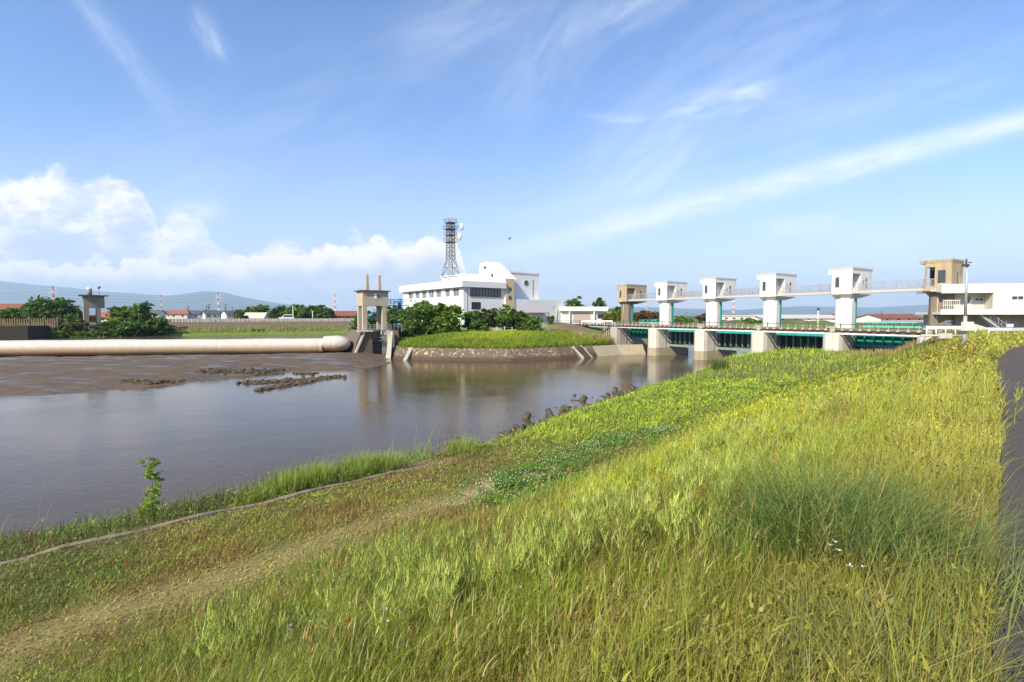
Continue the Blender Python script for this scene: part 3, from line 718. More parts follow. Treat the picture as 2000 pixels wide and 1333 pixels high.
rv = wall_strip('retaining_wall', 'dark sloping stone revetment with pale patches round the grassy island', 'retaining wall', ISL[1:7], -1.2, 1.95, 2.3, M['rev'])
wall_strip('low_wall', 'pale low concrete apron at the water between revetment and first pier', 'retaining wall', [ISL[6], (21.3, 91.2), (26.3, 92.6)], -1.2, 1.85, 2.2, M['tide'])
# steps in the revetment
sp = at(1146, 700); st_ = thing('river_steps', (sp.x, sp.y, 0), math.atan2(5.5, 7.3), 'small brown steps set into the revetment near the bridge', 'steps')
m_ = MB()
for i_ in range(7): m_.box(-.9, .9, -.25 + i_ * .36, .3 + i_ * .36, -.4, .25 + i_ * .27)
m_.build('treads', M['conc_dark'], st_)
m_ = MB(); 
for sx in (-1.15, .95): m_.extr([(-.35, -.4), (2.5, 1.9), (2.5, 2.15), (-.35, .2)], 'x', sx, sx + .2)
m_.build('side_kerb', M['conc'], st_)

# ================================================================ CONTROL BUILDING
BO = Vector((-11.6, 115, 5.6)); BRZ = math.atan2(.61, .79)
b = thing('control_building', BO, BRZ, 'large white control building with deep roof band, round windows and beige stair strip', 'building')
def zb(z): return z - 5.6
Z = zb
w_ = MB(); w_.box(0, 12.2, 0, 33, Z(5.0), Z(12.1)); w_.box(.35, 11.9, .35, 33, Z(12.1), Z(14.3)); w_.box(0, 1.9, 0, .34, Z(12.1), Z(14.3)); w_.box(11.2, 12.2, 0, .34, Z(12.1), Z(14.3))
for k in range(8): w_.box(0, .34, (.35, 4.7, 8.6, 13.2, 17.2, 21.2, 25.2, 29.6)[k], (2.0, 6.3, 10.6, 14.6, 18.6, 22.6, 26.6, 33)[k], Z(12.1), Z(14.3))
w_.build('wall', M['white_clean'], b)
pr = MB(); o_ = .9; lo = [(-o_, -o_), (12.2, -o_), (12.2, 33 + o_), (-o_, 33 + o_)]; hi = [(-.35, -.35), (12.2, -.35), (12.2, 33.4), (-.35, 33.4)]
pr.prism(lo, Z(14.3), Z(15.75)); pr.prism([(x, y) for x, y in lo], Z(15.752), Z(16.15), hi); pr.build('roof_band', M['white_clean'], b, bevel=.04)
# windows: ribbon on the right facade, separate ones on the left facade
def bwin(x0, x1, y0, y1, z0, z1, n, axis):
    f_ = MB()
    if axis == 'x':
        f_.bar((x0, y0, z0), (x1, y0, z0), .09); f_.bar((x0, y0, z1), (x1, y0, z1), .09)
        for i_ in range(n + 1): x = x0 + (x1 - x0) * i_ / n; f_.bar((x, y0, z0), (x, y0, z1), .09)
        fr = f_.build('window', M['dark_steel'], b); p_ = MB(); p_.box(x0, x1, y0 + .02, y0 + .05, z0, z1)
    else:
        f_.bar((x0, y0, z0), (x0, y1, z0), .09); f_.bar((x0, y0, z1), (x0, y1, z1), .09)
        for i_ in range(n + 1): y = y0 + (y1 - y0) * i_ / n; f_.bar((x0, y, z0), (x0, y, z1), .09)
        fr = f_.build('window', M['frame_white'], b); p_ = MB(); p_.box(x0 + .02, x0 + .05, y0, y1, z0, z1)
    p_.build('pane', M['glass'], fr)
bwin(1.95, 11.15, .15, 0, Z(12.25), Z(14.2), 10, 'x')
ys = [(2.0, 4.7), (6.3, 8.6), (10.6, 13.2), (14.6, 17.2), (18.6, 21.2), (22.6, 25.2), (26.6, 29.6)]
for a, c in ys: bwin(.2, 0, a, c, Z(12.25), Z(14.25), 4, 'y')
sl_ = MB(); sl_.box(1.9, 11.2, -.12, -.002, Z(12.0), Z(12.12)); sl_.build('sill', M['grey_trim'], b)
dn = MB(); dn.box(2.3, 5.0, -.03, .02, Z(9.0), Z(10.8)); dn.build('porch_opening', M['dark'], b)
dn = MB(); dn.box(-.03, .02, 8.2, 10.0, Z(6.2), Z(8.2)); dn.box(-.03, .02, 3.2, 4.6, Z(6.2), Z(7.4)); dn.build('ground_window', M['glass'], b)
dn = MB(); dn.tube((-.06, .9, Z(5.2)), (-.06, .9, Z(14.2)), .06); dn.tube((.9, -.06, Z(5.2)), (.9, -.06, Z(14.2)), .06); dn.tube((-.06, 15.6, Z(5.2)), (-.06, 15.6, Z(14.2)), .06); dn.build('rain_pipe', M['grey_trim'], b)
# stair hall with the slanting roof
sh = MB(); sh.extr([(.4, Z(16.0)), (.4, Z(16.9)), (7.0, Z(21.3)), (7.8, Z(21.8)), (9.4, Z(21.8)), (10.9, Z(21.5)), (11.3, Z(20.6)), (11.3, Z(16.0))], 'x', 12.25, 16.6)
ha = sh.build('stair_hall', M['white_clean'], b, bevel=.05)
sh = MB(); sh.box(12.22, 12.249, 8.1, 9.3, Z(20.0), Z(20.7)); sh.build('slot_window', M['glass'], ha)
sh = MB(); sh.tube((12.249, 5.3, Z(18.0)), (12.21, 5.3, Z(18.0)), .55, n=20); sh.build('round_window', M['glass'], ha)
bp_ = MB(); bp_.box(12.22, 15.1, -.4, 11.3, Z(5.0), Z(16.0)); bp_.box(12.22, 15.1, -.4, .38, Z(16.0), Z(16.9)); bp_.build('stair_wall', M['white_clean'], b)
bp_ = MB(); bp_.box(12.3, 15.0, -.46, -.402, Z(5.0), Z(16.85)); st2 = bp_.build('beige_panel', M['beige'], b)
for zz in (14.2, 12.0):
    m_ = MB(); m_.tube((13.7, -.46, Z(zz)), (13.7, -.50, Z(zz)), .55, n=20); m_.build('round_window', M['glass'], st2)
# raised roof level and back block
u_ = MB(); u_.box(7.5, 12.2, 11.4, 24, Z(16.0), Z(18.3)); u_.box(7.3, 12.2, 11.35, 24.2, Z(18.3), Z(18.7)); u_.build('upper_storey', M['white_clean'], b)
k_ = MB(); k_.box(15.11, 27.3, 4.0, 22, Z(5.0), Z(18.9)); bk = k_.build('back_block', M['white_clean'], b)
k_ = MB(); k_.box(16.61, 27.45, 3.85, 22.1, Z(18.9), Z(19.3)); k_.build('coping', M['white_clean'], bk)
k_ = MB(); k_.tube((22.6, 3.99, Z(16.4)), (22.6, 3.93, Z(16.4)), .95, n=24); rw = k_.build('round_window', M['frame_white'], bk)
k_ = MB(); k_.tube((22.6, 3.92, Z(16.4)), (22.6, 3.90, Z(16.4)), .78, n=24); k_.build('pane', M['glass_pale'] if 'glass_pale' in M else M['glass'], rw)
k_ = MB(); k_.box(25.0, 25.08, 3.9, 3.99, Z(12.3), Z(17.4)); k_.build('vent_strip', M['dark_steel'], bk)
k_ = MB(); k_.box(15.11, 31.9, -.2, 3.98, Z(5.0), Z(11.8)); k_.box(27.32, 31.9, 3.98, 20, Z(5.0), Z(11.8)); wg = k_.build('wing', M['white_clean'], b)
k_ = MB(); k_.box(18.5, 25.5, -2.4, -.21, Z(8.15), Z(8.3)); k_.build('porch_roof', M['roof_red'], wg)
k_ = MB(); k_.bar((18.7, -2.2, Z(5.2)), (18.7, -2.2, Z(8.14)), .15); k_.bar((25.3, -2.2, Z(5.2)), (25.3, -2.2, Z(8.14)), .15); k_.build('porch_post', M['board'], wg)
k_ = MB(); k_.box(26.5, 29.2, -.25, -.205, Z(6.1), Z(7.3)); k_.build('notice_window', M['glass'], wg)
k_ = MB(); k_.tube((30.0, -.28, Z(5.3)), (30.0, -.28, Z(9.6)), .1); k_.tube((28.8, -.24, Z(9.9)), (28.8, -.32, Z(9.9)), .2, n=12); k_.build('wall_lamp', M['grey_trim'], wg)
# roof antennas
def mast(px, pyt, pyb, Yd, label, extra=None, r_=.05):
    a, c = atY(px, pyb, Yd), atY(px, pyt, Yd); t = thing('antenna_mast', a, 0, label, 'antenna', 'antennas on the control building roof'); H_ = c.z - a.z
    m_ = MB(); m_.tube((0, 0, -.4), (0, 0, H_), r_, r_ * .5, n=6); m_.build('pole', M['steel'], t)
    if extra: e_ = MB(); extra(e_, H_); e_.build('aerial', M['steel'], t)
mast(996, 472, 534, 132, 'thin tall antenna mast standing nearest the stair hall on the control building roof', r_=.04)
mast(1019, 487, 537, 134, 'second thin antenna mast from the stair hall on the roof')
def yagi(e, H_):
    e.bar((-.9, 0, H_ - 2.4), (.9, 0, H_ - 2.4), .08); e.bar((0, 0, H_ - .6), (.7, 0, H_ - .2), .1)
    for x in (-.7, 0, .7): e.bar((x, 0, H_ - 2.4), (x, 0, H_ - 1.6), .05)
mast(1026, 512, 538, 135, 'short antenna mast with crossbar and small aerials at the roof edge', yagi)
for px, pt in ((907, 536), (917, 537), (872, 541)): pass

# radio tower on the roof
M['lattice'] = mat('aged_lattice_steel', (0.17, 0.17, 0.17), 0.55, 0.1, 4.0, metal=0.2)
rt0 = BO + Matrix.Rotation(BRZ, 3, 'Z') @ Vector((6.2, 16.3, 0)); RTZ = 17.0
rt = thing('radio_tower', (rt0.x, rt0.y, RTZ), BRZ, 'steel lattice radio tower with two white dishes on the control building roof', 'radio tower')
lat = MB(); Yr = rt0.y
def zz(py): return (617 - py) / F * Yr + EYE - RTZ
zA, zB, zC = -1.6, zz(508), zz(437)
def half(z): return np.interp(z, [zA, zB, zC], [2.4, .9, .75])
lv = [zA] + [zA + (zB - zA) * f_ for f_ in (.36, .7, 1)] + [zB + (zC - zB) * i_ / 9 for i_ in range(1, 10)]
for a, c in zip(lv[:-1], lv[1:]):
    for s1 in ((-1, -1), (1, -1), (1, 1), (-1, 1)):
        h0, h1 = half(a), half(c); lat.bar((s1[0] * h0, s1[1] * h0, a), (s1[0] * h1, s1[1] * h1, c), .15)
    for (sa, sb) in (((-1, -1), (1, -1)), ((1, -1), (1, 1)), ((1, 1), (-1, 1)), ((-1, 1), (-1, -1))):
        h0, h1 = float(half(a)), float(half(c)); P0 = Vector((sa[0] * h0, sa[1] * h0, a)); P1 = Vector((sb[0] * h0, sb[1] * h0, a)); Q0 = Vector((sa[0] * h1, sa[1] * h1, c)); Q1 = Vector((sb[0] * h1, sb[1] * h1, c))
        lat.bar(Q0, Q1, .10); mid = (Q0 + Q1) / 2; lat.bar(P0, mid, .09); lat.bar(P1, mid, .09)
lat.build('lattice', M['lattice'], rt)
for py, hw in ((438, 1.3), (450, 1.45), (462, 1.2), (475, 1.35)):
    pz = zz(py); m_ = MB(); m_.box(-hw, hw, -hw, hw, pz - .1, pz + .05)
    for sx, sy in ((-1, -1), (1, -1), (1, 1), (-1, 1)): m_.bar((sx * hw, sy * hw, pz), (sx * hw, sy * hw, pz + 1.0), .08)
    for zq in (.55, 1.0):
        for (x0_, y0_, x1_, y1_) in ((-1, -1, 1, -1), (1, -1, 1, 1), (1, 1, -1, 1), (-1, 1, -1, -1)): m_.bar((x0_ * hw, y0_ * hw, pz + zq), (x1_ * hw, y1_ * hw, pz + zq), .07)
    m_.build('platform', M['lattice'], rt)
m_ = MB(); m_.tube((0, 0, zz(440)), (0, 0, zz(421)), .07, .03); m_.build('lightning_rod', M['steel'], rt)
for (dx, dy, py, r_) in ((2.6, -1.0, 445, .95), (1.3, -2.1, 466, 1.05)):
    m_ = MB(); c = Vector((dx, dy, zz(py))); nrm = Vector((.75, -.65, 0)).normalized()
    m_.tube(c, c + nrm * .55, r_, r_ * .98, n=20); m_.tube(c + nrm * .55, c + nrm * .8, r_ * .98, r_ * .4, n=20); di = m_.build('dish', M['frame_white'], rt)
    m_ = MB(); m_.bar(c, (dx * .4, dy * .4, zz(py)), .14); m_.build('dish_arm', M['dark_steel'], rt)

# garage
gp = at(1096, 632, 5.7); gp = Vector((13.8, 134, 5.7))
ga = thing('garage', gp, R(6), 'low white flat-roofed garage with beige shutter behind the control building', 'garage')
m_ = MB(); m_.box(0, 12.6, 0, 9, -.5, 3.1); gw = m_.build('wall', M['white_clean'], ga)
m_ = MB(); m_.box(-.5, 13.0, -.9, 9.3, 3.1, 4.3); m_.build('roof', M['white_clean'], ga)
m_ = MB(); m_.box(3.2, 8.2, -.05, -.003, -.2, 2.6); m_.build('shutter', mat('beige_shutter', (.42, .34, .30), .6, .05), ga)
m_ = MB(); m_.box(1.9, 2.2, -.8, -.5, -.4, 3.09); m_.box(8.9, 9.2, -.8, -.5, -.4, 3.09); m_.build('post', M['white_clean'], ga)
m_ = MB(); m_.box(10.2, 12.2, -.04, -.003, 1.0, 2.2); m_.build('window', M['glass'], ga)

# guardrails
def guardrail(pts, label, n, post_h=.8, mt=None, beam=.32, name='guardrail', cat='guardrail', grp='white guardrails on the levee'):
    o = Vector(pts[0]); t = thing(name, o, 0, label, cat, grp); L = [Vector(p_) - o for p_ in pts]
    m_ = MB()
    for a, c in zip(L[:-1], L[1:]): m_.bar(a + Vector((0, 0, post_h - beam / 2)), c + Vector((0, 0, post_h - beam / 2)), .06, beam)
    m_.build('beam', mt or M['frame_white'], t)
    for i_ in range(n + 1):
        f_ = i_ / n * (len(L) - 1); j_ = min(int(f_), len(L) - 2); p_ = L[j_].lerp(L[j_ + 1], f_ - j_)
        m_ = MB(); m_.tube(p_ + Vector((0, 0.08, -.4)), p_ + Vector((0, .08, post_h)), .06, n=6); m_.build('post', mt or M['frame_white'], t)
def on(px, Yd, dz=0): x = (px - 1000) / F * Yd * 1.0; return Vector((x, Yd, gh(x, Yd) + dz))
guardrail([atY(1136, 634, 101), atY(1196, 634, 99)], 'white guardrail at the island end of the service bridge', 4)
guardrail([atY(1811, 651, 52.5), atY(1906, 652, 50.5)], 'long white guardrail in front of the brown tower and valve house', 5, .78)
guardrail([atY(1932, 656, 46.5), atY(1975, 656, 48), atY(2060, 654, 53)], 'white guardrail on the bend of the levee road below the valve house stairs', 6, .78)

# ================================================================ VALVE HOUSE (cream) beside tower 6
vo = Vector((50.0, 56.2, 6.0)); VRZ = math.atan2(-.26, .965)
v = thing('valve_house', vo, VRZ, 'cream raised valve house with recessed balcony and steel stairs beside the brown tower', 'building')
x0v, xa_, xb_, x1v = 0, .35, 4.95, 10.6
zt, zbm = 5.15, 1.62
m_ = MB(); m_.box(x0v, x1v, 0, .25, zbm, zbm + .62); m_.box(x0v, x1v, 0, .25, 4.1, zt); m_.box(xb_, x1v, 0, .25, zbm + .62, 4.1); m_.box(x1v - .25, x1v, .25, 5.5, zbm, zt)
m_.box(x0v, x1v - .25, .25, 5.5, zt - .5, zt - .05); m_.box(x0v, x1v - .25, .25, 5.5, zbm, zbm + .3); m_.box(x0v, .25, .25, 5.5, zt - .9, zt - .501)
m_.build('outer_wall', M['cream'], v, bevel=.02)
m_ = MB(); m_.box(1.9, x1v - .26, 1.55, 1.8, zbm + .3, zt - .5); m_.box(xb_ - .002, xb_ + .2, .252, 1.55, zbm + .3, zt - .5); iw = m_.build('recessed_wall', M['conc_pier'], v)
m_ = MB(); m_.box(3.1, 3.75, 1.5, 1.548, zbm + .35, zbm + 2.0); dr = m_.build('door', M['frame_white'], v)
m_ = MB(); m_.box(3.35, 3.5, 1.47, 1.499, zbm + 1.4, zbm + 1.9); m_.build('pane', M['glass'], dr)
for (x, y, z, w2, h2) in ((4.0, 1.5, zbm + 1.55, .85, .42), (6.55, -.04, zbm + 1.65, 1.15, .48)):
    m_ = MB(); m_.box(x, x + w2, y, y + .04, z, z + h2); wn = m_.build('window', M['frame_white'], v)
    m_ = MB(); m_.box(x + .06, x + w2 / 2 - .03, y - .02, y - .002, z + .06, z + h2 - .06); m_.box(x + w2 / 2 + .03, x + w2 - .06, y - .02, y - .002, z + .06, z + h2 - .06); m_.build('pane', M['glass'], wn)
m_ = MB(); m_.box(x1v + .003, x1v + .04, 1.0, 3.2, zbm + 1.0, zbm + 2.2); m_.build('side_window', M['glass'], v)
m_ = MB()
for i_ in range(9): m_.bar((.28 + i_ * .19, .12, zbm + .62), (.28 + i_ * .19, .12, zbm + 1.65), .03)
m_.bar((.2, .12, zbm + 1.66), (1.85, .12, zbm + 1.66), .06); m_.bar((.2, .12, zbm + 1.1), (1.85, .12, zbm + 1.1), .04); m_.build('balcony_rail', M['frame_white'], v)
m_ = MB(); m_.box(.6, x1v - .35, 1.9, 4.8, -1.2, zbm - .002); m_.box(x1v - 1.5, x1v - .5, 1.3, 1.9, -1, zbm - .003); m_.build('base_wall', M['conc'], v)
# stairs
m_ = MB()
for sy in (.45, 1.15): m_.bar((3.9, sy, zbm + .1), (6.4, sy, -.35), .06, .22)
for i_ in range(9): f_ = (i_ + .5) / 9; m_.box(3.9 + 2.5 * f_ - .14, 3.9 + 2.5 * f_ + .14, .46, 1.14, zbm + .1 - 1.55 * f_ - .02, zbm + .1 - 1.55 * f_ + .02)
sta = m_.build('stairs', M['steel'], v)
m_ = MB()
for sy in (.45, 1.15):
    m_.bar((4.3, sy, zbm - .3 + .1 + .85), (6.6, sy, .45), .045)
    for i_ in range(4): f_ = i_ / 3; m_.bar((4.3 + 2.2 * f_, sy, zbm - .1 - 1.5 * f_), (4.3 + 2.2 * f_, sy, zbm + .65 - 1.4 * f_), .04)
m_.build('handrail', M['steel'], sta)
m_ = MB(); m_.prism([(2.6, .6), (6.2, .6), (6.2, 1.2), (2.6, 1.2)], -.9, -.35); m_.extr([(2.6, -.35), (6.0, -.35), (2.9, .75), (2.6, .75)], 'y', .3, .44); m_.build('stair_plinth', M['conc_pier'], v)
m_ = MB()
for x in (1.0, 1.35): m_.bar((x, .9, -.9), (x, .9, zbm), .05)
for i_ in range(9): m_.bar((1.0, .9, -.7 + i_ * .22), (1.35, .9, -.7 + i_ * .22), .03)
for i_ in range(4): m_.bar((.85, .6, -.3 + i_ * .4), (1.5, .6, -.3 + i_ * .4), .03)
m_.build('ladder', M['blue'], v)
m_ = MB(); m_.bar((6.9, .6, -.8), (6.9, .6, .35), .05); m_.box(6.6, 7.2, .5, .56, .2, .55); m_.build('nameplate', M['frame_white'], v)
m_ = MB(); m_.bar((8.1, -.08, zbm + .3), (8.1, -.08, zbm + 1.9), .04); m_.box(8.0, 8.35, -.22, -.02, zbm + 1.6, zbm + 1.9); m_.build('lamp', M['dark_steel'], v)
m_ = MB(); m_.box(2.6, 3.4, 2.5, 3.1, zt - .05, zt + .14); m_.build('roof_vent', M['grey_trim'], v)

# pole with box on the slope
pp = atY(1883, 668, 29.5); pp.z = gh(pp.x, pp.y)
po = thing('camera_pole', pp, 0, 'slim grey pole with cameras on top and a cream box on it beside the road', 'pole')
H_ = atY(1879, 512, 29.5).z - pp.z
m_ = MB(); m_.tube((0, 0, -.5), (0, 0, 1.9), .11, .10, n=12); m_.tube((0, 0, 1.9), (-.05, 0, H_), .085, .05, n=12); m_.build('mast', M['steel'], po)
m_ = MB(); m_.box(-.27, .25, -.32, -.02, 1.0, 1.55); bx = m_.build('control_box', M['cream'], po, bevel=.02)
m_ = MB(); m_.box(-.22, .20, -.335, -.322, 1.05, 1.5); m_.build('door', M['cream'], bx)
m_ = MB(); m_.tube((-.1, 0, H_ - .15), (-.1, 0, H_ + .18), .05); m_.box(-.28, .02, -.1, .1, H_ - .28, H_ - .14); m_.bar((.0, 0, H_ - .05), (.22, 0, H_ - .02), .06); m_.box(.12, .26, -.06, .06, 2.9, 3.1); m_.build('camera_head', M['dark_steel'], po)
# drain trough with red legs beside the bridge end
tr = atY(1845, 655, 50); tr.z = gh(tr.x, tr.y)
th_ = thing('pipe_stand', tr, R(-10), 'grey pipe end with box on thin red and white legs at the near bridge end', 'pipe stand')
m_ = MB(); m_.tube((-2.2, 0, 5.42 - tr.z + .0), (1.9, 0, 5.42 - tr.z), .1); m_.build('pipe', M['grey_trim'], th_)
m_ = MB(); zb2 = 5.42 - tr.z; m_.box(-.6, .55, -.25, .25, zb2 - .28, zb2 + .26); m_.build('valve_box', M['grey_trim'], th_)
for x in (-.35, 1.75):
    m_ = MB(); m_.bar((x, -.1, -1.4), (x - .1, -.1, zb2 - .1), .07); m_.build('leg', M['red_post'], th_)

# ================================================================ SMALL LOCK TOWER AND ITS PIER
LO = Vector((-29.0, 93.8, 0)); LRZ = R(34)
lt = thing('lock_tower', (LO.x, LO.y, 4.65), LRZ, 'tan concrete hoist tower on legs with two tall roof stubs at the dam end', 'gate tower')
LX = 4.7
def leg(x, y, w2=.82, d2=.8, zl=0.0, ztp=4.75): m_ = MB(); m_.box(x, x + w2, y, y + d2, zl, ztp); m_.build('leg', M['tan'], lt)
M['tan'] = mat('tan_concrete', (0.40, 0.345, 0.26), 0.9, 0.09, 1.3, 0.35, (0.17, 0.135, 0.10), 0.3, 12)
for x in (0, LX - .82):
    leg(x, 0); leg(x, 3.0)
m_ = MB(); m_.box(-.05, LX + .4, -.05, 3.85, 4.75, 7.65); cb_ = m_.build('cabin', M['tan'], lt, bevel=.03)
m_ = MB(); m_.extr([(-.05, 4.749), (.95, 4.749), (.95, 4.45), (.6, 4.2), (-.05, 4.2)], 'y', -.03, -.003) ; 
m_ = MB(); m_.box(-.5, LX + .8, -.5, 4.3, 7.65, 7.83); m_.build('roof', M['conc_dark'], lt)
for x in (1.3, 3.75):
    m_ = MB(); s_ = [(x - .33, .9), (x + .33, .9), (x + .33, 1.6), (x - .33, 1.6)]; t_ = [(x - .2, .95), (x + .2, .95), (x + .2, 1.4), (x - .2, 1.4)]
    m_.prism(s_, 7.85, 10.9, t_); m_.build('roof_stub', M['tan'], lt)
m_ = MB(); m_.box(2.2, 3.5, -.10, -.053, 6.25, 7.2); wn = m_.build('window', M['frame_white'], lt)
m_ = MB(); m_.box(2.75, 3.42, -.13, -.102, 6.35, 7.1); m_.build('pane', M['glass'], wn)
m_ = MB(); m_.box(1.0, LX - 1.0, 3.2, 3.5, 2.6, 2.85); m_.build('cross_beam', M['blue'], lt)
# pier with channel and stop logs
lp = thing('lock_pier', (LO.x, LO.y, 0), LRZ, 'stained concrete lock pier with a slanted left edge under the tan tower', 'pier')
m_ = MB(); m_.extr([(-1.3, -2), (1.45, -2), (1.45, 4.62), (-.6, 4.62), (-1.6, 2.6), (-2.9, -2)], 'y', -1.0, 7.0); m_.build('left_wall', M['lockc'] if 'lockc' in M else M['conc_dark'], lp)
m_ = MB(); m_.extr([(-2.2, 0.2), (-.15, 4.72), (.25, 4.72), (-1.8, 0.2)], 'y', -1.35, -1.003); m_.build('slanted_beam', M['conc_pier'], lp)
m_ = MB(); m_.box(4.55, 5.5, -1.6, 7.0, -2, 4.62); m_.build('right_wall', M['conc'], lp)
m_ = MB(); m_.box(1.5, 4.5, 3.2, 7, 4.2, 4.62); m_.build('channel_slab', M['conc_dark'], lp)
m_ = MB(); m_.box(-1.5, 1.4, -1.6, -1.0, 4.4, 4.7); m_.build('ledge', M['conc_pier'], lp)
sg = thing('stop_log_gate', (LO.x, LO.y, 0), LRZ, 'dark grey ribbed stop log gate in the lock channel under the tan tower', 'gate')
for i_ in range(7):
    z0 = -.5 + i_ * .62; m_ = MB(); m_.box(1.46, 4.54, .1, .35, z0, z0 + .5); m_.box(1.46, 4.54, -.02, .098, z0 + .42, z0 + .5); m_.build('log', M['loggrey'] if 'loggrey' in M else M['dark_steel'], sg)
m_ = MB(); m_.box(1.5, 1.62, -.3, -.03, -.4, 4.5); m_.box(3.6, 4.5, -.35, -.03, -.4, 3.6) ; m_.build('guide', M['gate_grey'], sg)
# rails on top of the pier
rl = thing('pier_railing', (LO.x, LO.y, 4.63), LRZ, 'pale steel railing on the lock pier under the tan tower', 'railing')
m_ = MB()
for seg in (((.2, -.9), (5.4, -.9)), ((5.4, -.9), (5.4, 2.0))):
    a, c = Vector((*seg[0], 0)), Vector((*seg[1], 0)); n = int((c - a).length / .75)
    for i_ in range(n + 1): p_ = a.lerp(c, i_ / n); m_.bar(p_, p_ + Vector((0, 0, 1.15)), .07)
    for h_ in (.4, .78, 1.15): m_.bar(a + Vector((0, 0, h_)), c + Vector((0, 0, h_)), .06)
m_.build('rails', M['steel'], rl)
rl = thing('yard_railing', (LO.x, LO.y, 4.63), LRZ, 'pale railing with tall posts between the lock pier and the hedge trees', 'railing')
m_ = MB(); a, c = Vector((6.2, -.2, 0)), Vector((13.2, -2.2, .1))
for i_ in range(6): p_ = a.lerp(c, i_ / 5); m_.bar(p_ - Vector((0, 0, .5)), p_ + Vector((0, 0, 1.3)), .09)
for h_ in (.7, 1.15): m_.bar(a + Vector((0, 0, h_)), c + Vector((0, 0, h_)), .05)
m_.build('rails', M['steel'], rl)
# lock side walls stepping round to the island
def face_wall(name, a, c, za, zb_, thick, mt, label, slant=0):
    a, c = Vector(a), Vector(c); d_ = c - a; t = thing(name, (a.x, a.y, 0), math.atan2(d_.y, d_.x), label, 'retaining wall', 'concrete walls round the lock'); L = d_.length
    m_ = MB(); m_.add([(0, 0, -2), (L, 0, -2), (L, slant, zb_), (0, slant, za), (0, thick + slant, -2), (L, thick + slant, -2), (L, thick + slant, zb_), (0, thick + slant, za)], [(0, 1, 2, 3), (5, 4, 7, 6), (3, 2, 6, 7), (4, 0, 3, 7), (1, 5, 6, 2)])
    m_.build('wall_body', mt, t); return t
q1 = atY(757, 700, 88.6); q2 = atY(771, 704, 82.3)
lr = Matrix.Rotation(LRZ, 3, 'Z') @ Vector((5.5, -1.2, 0)) + LO
face_wall('lock_wall', (lr.x, lr.y), (-22.3, 91.2), 4.6, 4.5, .8, M['conc_dark'], 'dark stained side wall between the lock pier and the grassy island')
fw = thing('wing_wall', (0, 0, 0), 0, 'pale slanting wing wall at the corner of the island by the lock', 'retaining wall')
m_ = MB(); A = Vector((-23.0, 90.6)); B = Vector((-22.2, 84.2))
m_.add([(A.x, A.y, 4.5), (A.x + .55, A.y, 4.5), (A.x + .55, A.y, -1), (A.x, A.y, -1), (B.x, B.y, 0.0), (B.x + 1.0, B.y - .4, 0.0), (B.x + 1.0, B.y - .4, -1), (B.x, B.y, -1)], [(0, 1, 5, 4), (0, 4, 7, 3), (1, 2, 6, 5), (4, 5, 6, 7), (0, 3, 2, 1)])
m_.build('wall_body', M['conc'], fw)
rb_ = thing('revetment_rib', (0, 0, 0), 0, 'pale concrete rib down the left end of the island revetment', 'retaining wall')
m_ = MB(); A = Vector((-17.7, 82.9)); B = Vector((-18.3, 80.3))
m_.add([(A.x, A.y, 2.02), (A.x + .6, A.y, 2.02), (A.x + .6, A.y, -1), (A.x, A.y, -1), (B.x, B.y, 0.0), (B.x + .6, B.y, 0.0), (B.x + .6, B.y, -1), (B.x, B.y, -1)], [(0, 1, 5, 4), (0, 4, 7, 3), (1, 2, 6, 5), (4, 5, 6, 7), (0, 3, 2, 1)])
m_.build('wall_body', M['conc'], rb_)
# blue stair tower
bs = thing('blue_stair_tower', (LO.x, LO.y, 4.5), LRZ, 'blue steel stair tower with platform and spiral stairs behind the tan tower', 'stair tower')
m_ = MB(); cx, cy = 8.3, 2.2; m_.tube((cx, cy, -.3), (cx, cy, 6.6), .32, n=10); m_.build('column', M['blue'], bs)
m_ = MB(); m_.box(LX + .42, cx + 1.6, cy - 1, cy + 1, 5.0, 5.12); m_.build('platform', M['dark_steel'], bs)
m_ = MB()
for yy in (cy - 1, cy + 1):
    for h_ in (.5, .85, 1.2): m_.bar((LX + .45, yy, 5.12 + h_), (cx + 1.6, yy, 5.12 + h_), .06)
    for i_ in range(7): x = LX + .5 + (cx + 1.1 - LX) * i_ / 6; m_.bar((x, yy, 5.1), (x, yy, 6.3), .06)
m_.build('platform_rail', M['blue'], bs)
m_ = MB(); m2 = MB(); prev = None
for i_ in range(26):
    a_s = i_ * .42; z = .1 + i_ * .2; p_ = Vector((cx + math.cos(a_s) * 1.3, cy + math.sin(a_s) * 1.3, z)); q_ = Vector((cx + math.cos(a_s) * .3, cy + math.sin(a_s) * .3, z))
    m_.bar(q_, p_, .42, .05); top_ = p_ + Vector((0, 0, 1.0))
    if prev: m2.bar(prev, top_, .06)
    if i_ % 2 == 0: m2.bar(p_, top_, .05)
    prev = top_
m_.build('spiral_treads', M['blue'], bs); m2.build('spiral_rail', M['blue'], bs)
# machine on the pier
mc = thing('winch_machine', (LO.x, LO.y, 4.6), LRZ, 'off white tilted machine housing on dark base beside the blue stairs', 'machine')
m_ = MB(); rot = Matrix.Rotation(R(7), 3, 'Y'); m_.box(-.7, .7, 0, 1.2, 0, 1.5, rot, (11.2, -.4, 1.1)); hs = m_.build('housing', M['cream'], mc, bevel=.05)
m_ = MB(); m_.box(-.1, .25, -.02, -.002, .5, 1.1, rot, (11.2, -.4, 1.1)); m_.build('opening', M['dark'], hs)
m_ = MB(); m_.box(7.2, 12.0, .2, 1.5, -.2, 1.0); m_.tube((7.2, .8, .9), (9.2, .8, .9), .5, n=12); m_.bar((8, .3, 1.0), (9.6, .3, 1.9), .1); m_.build('base', M['dark_steel'], mc)

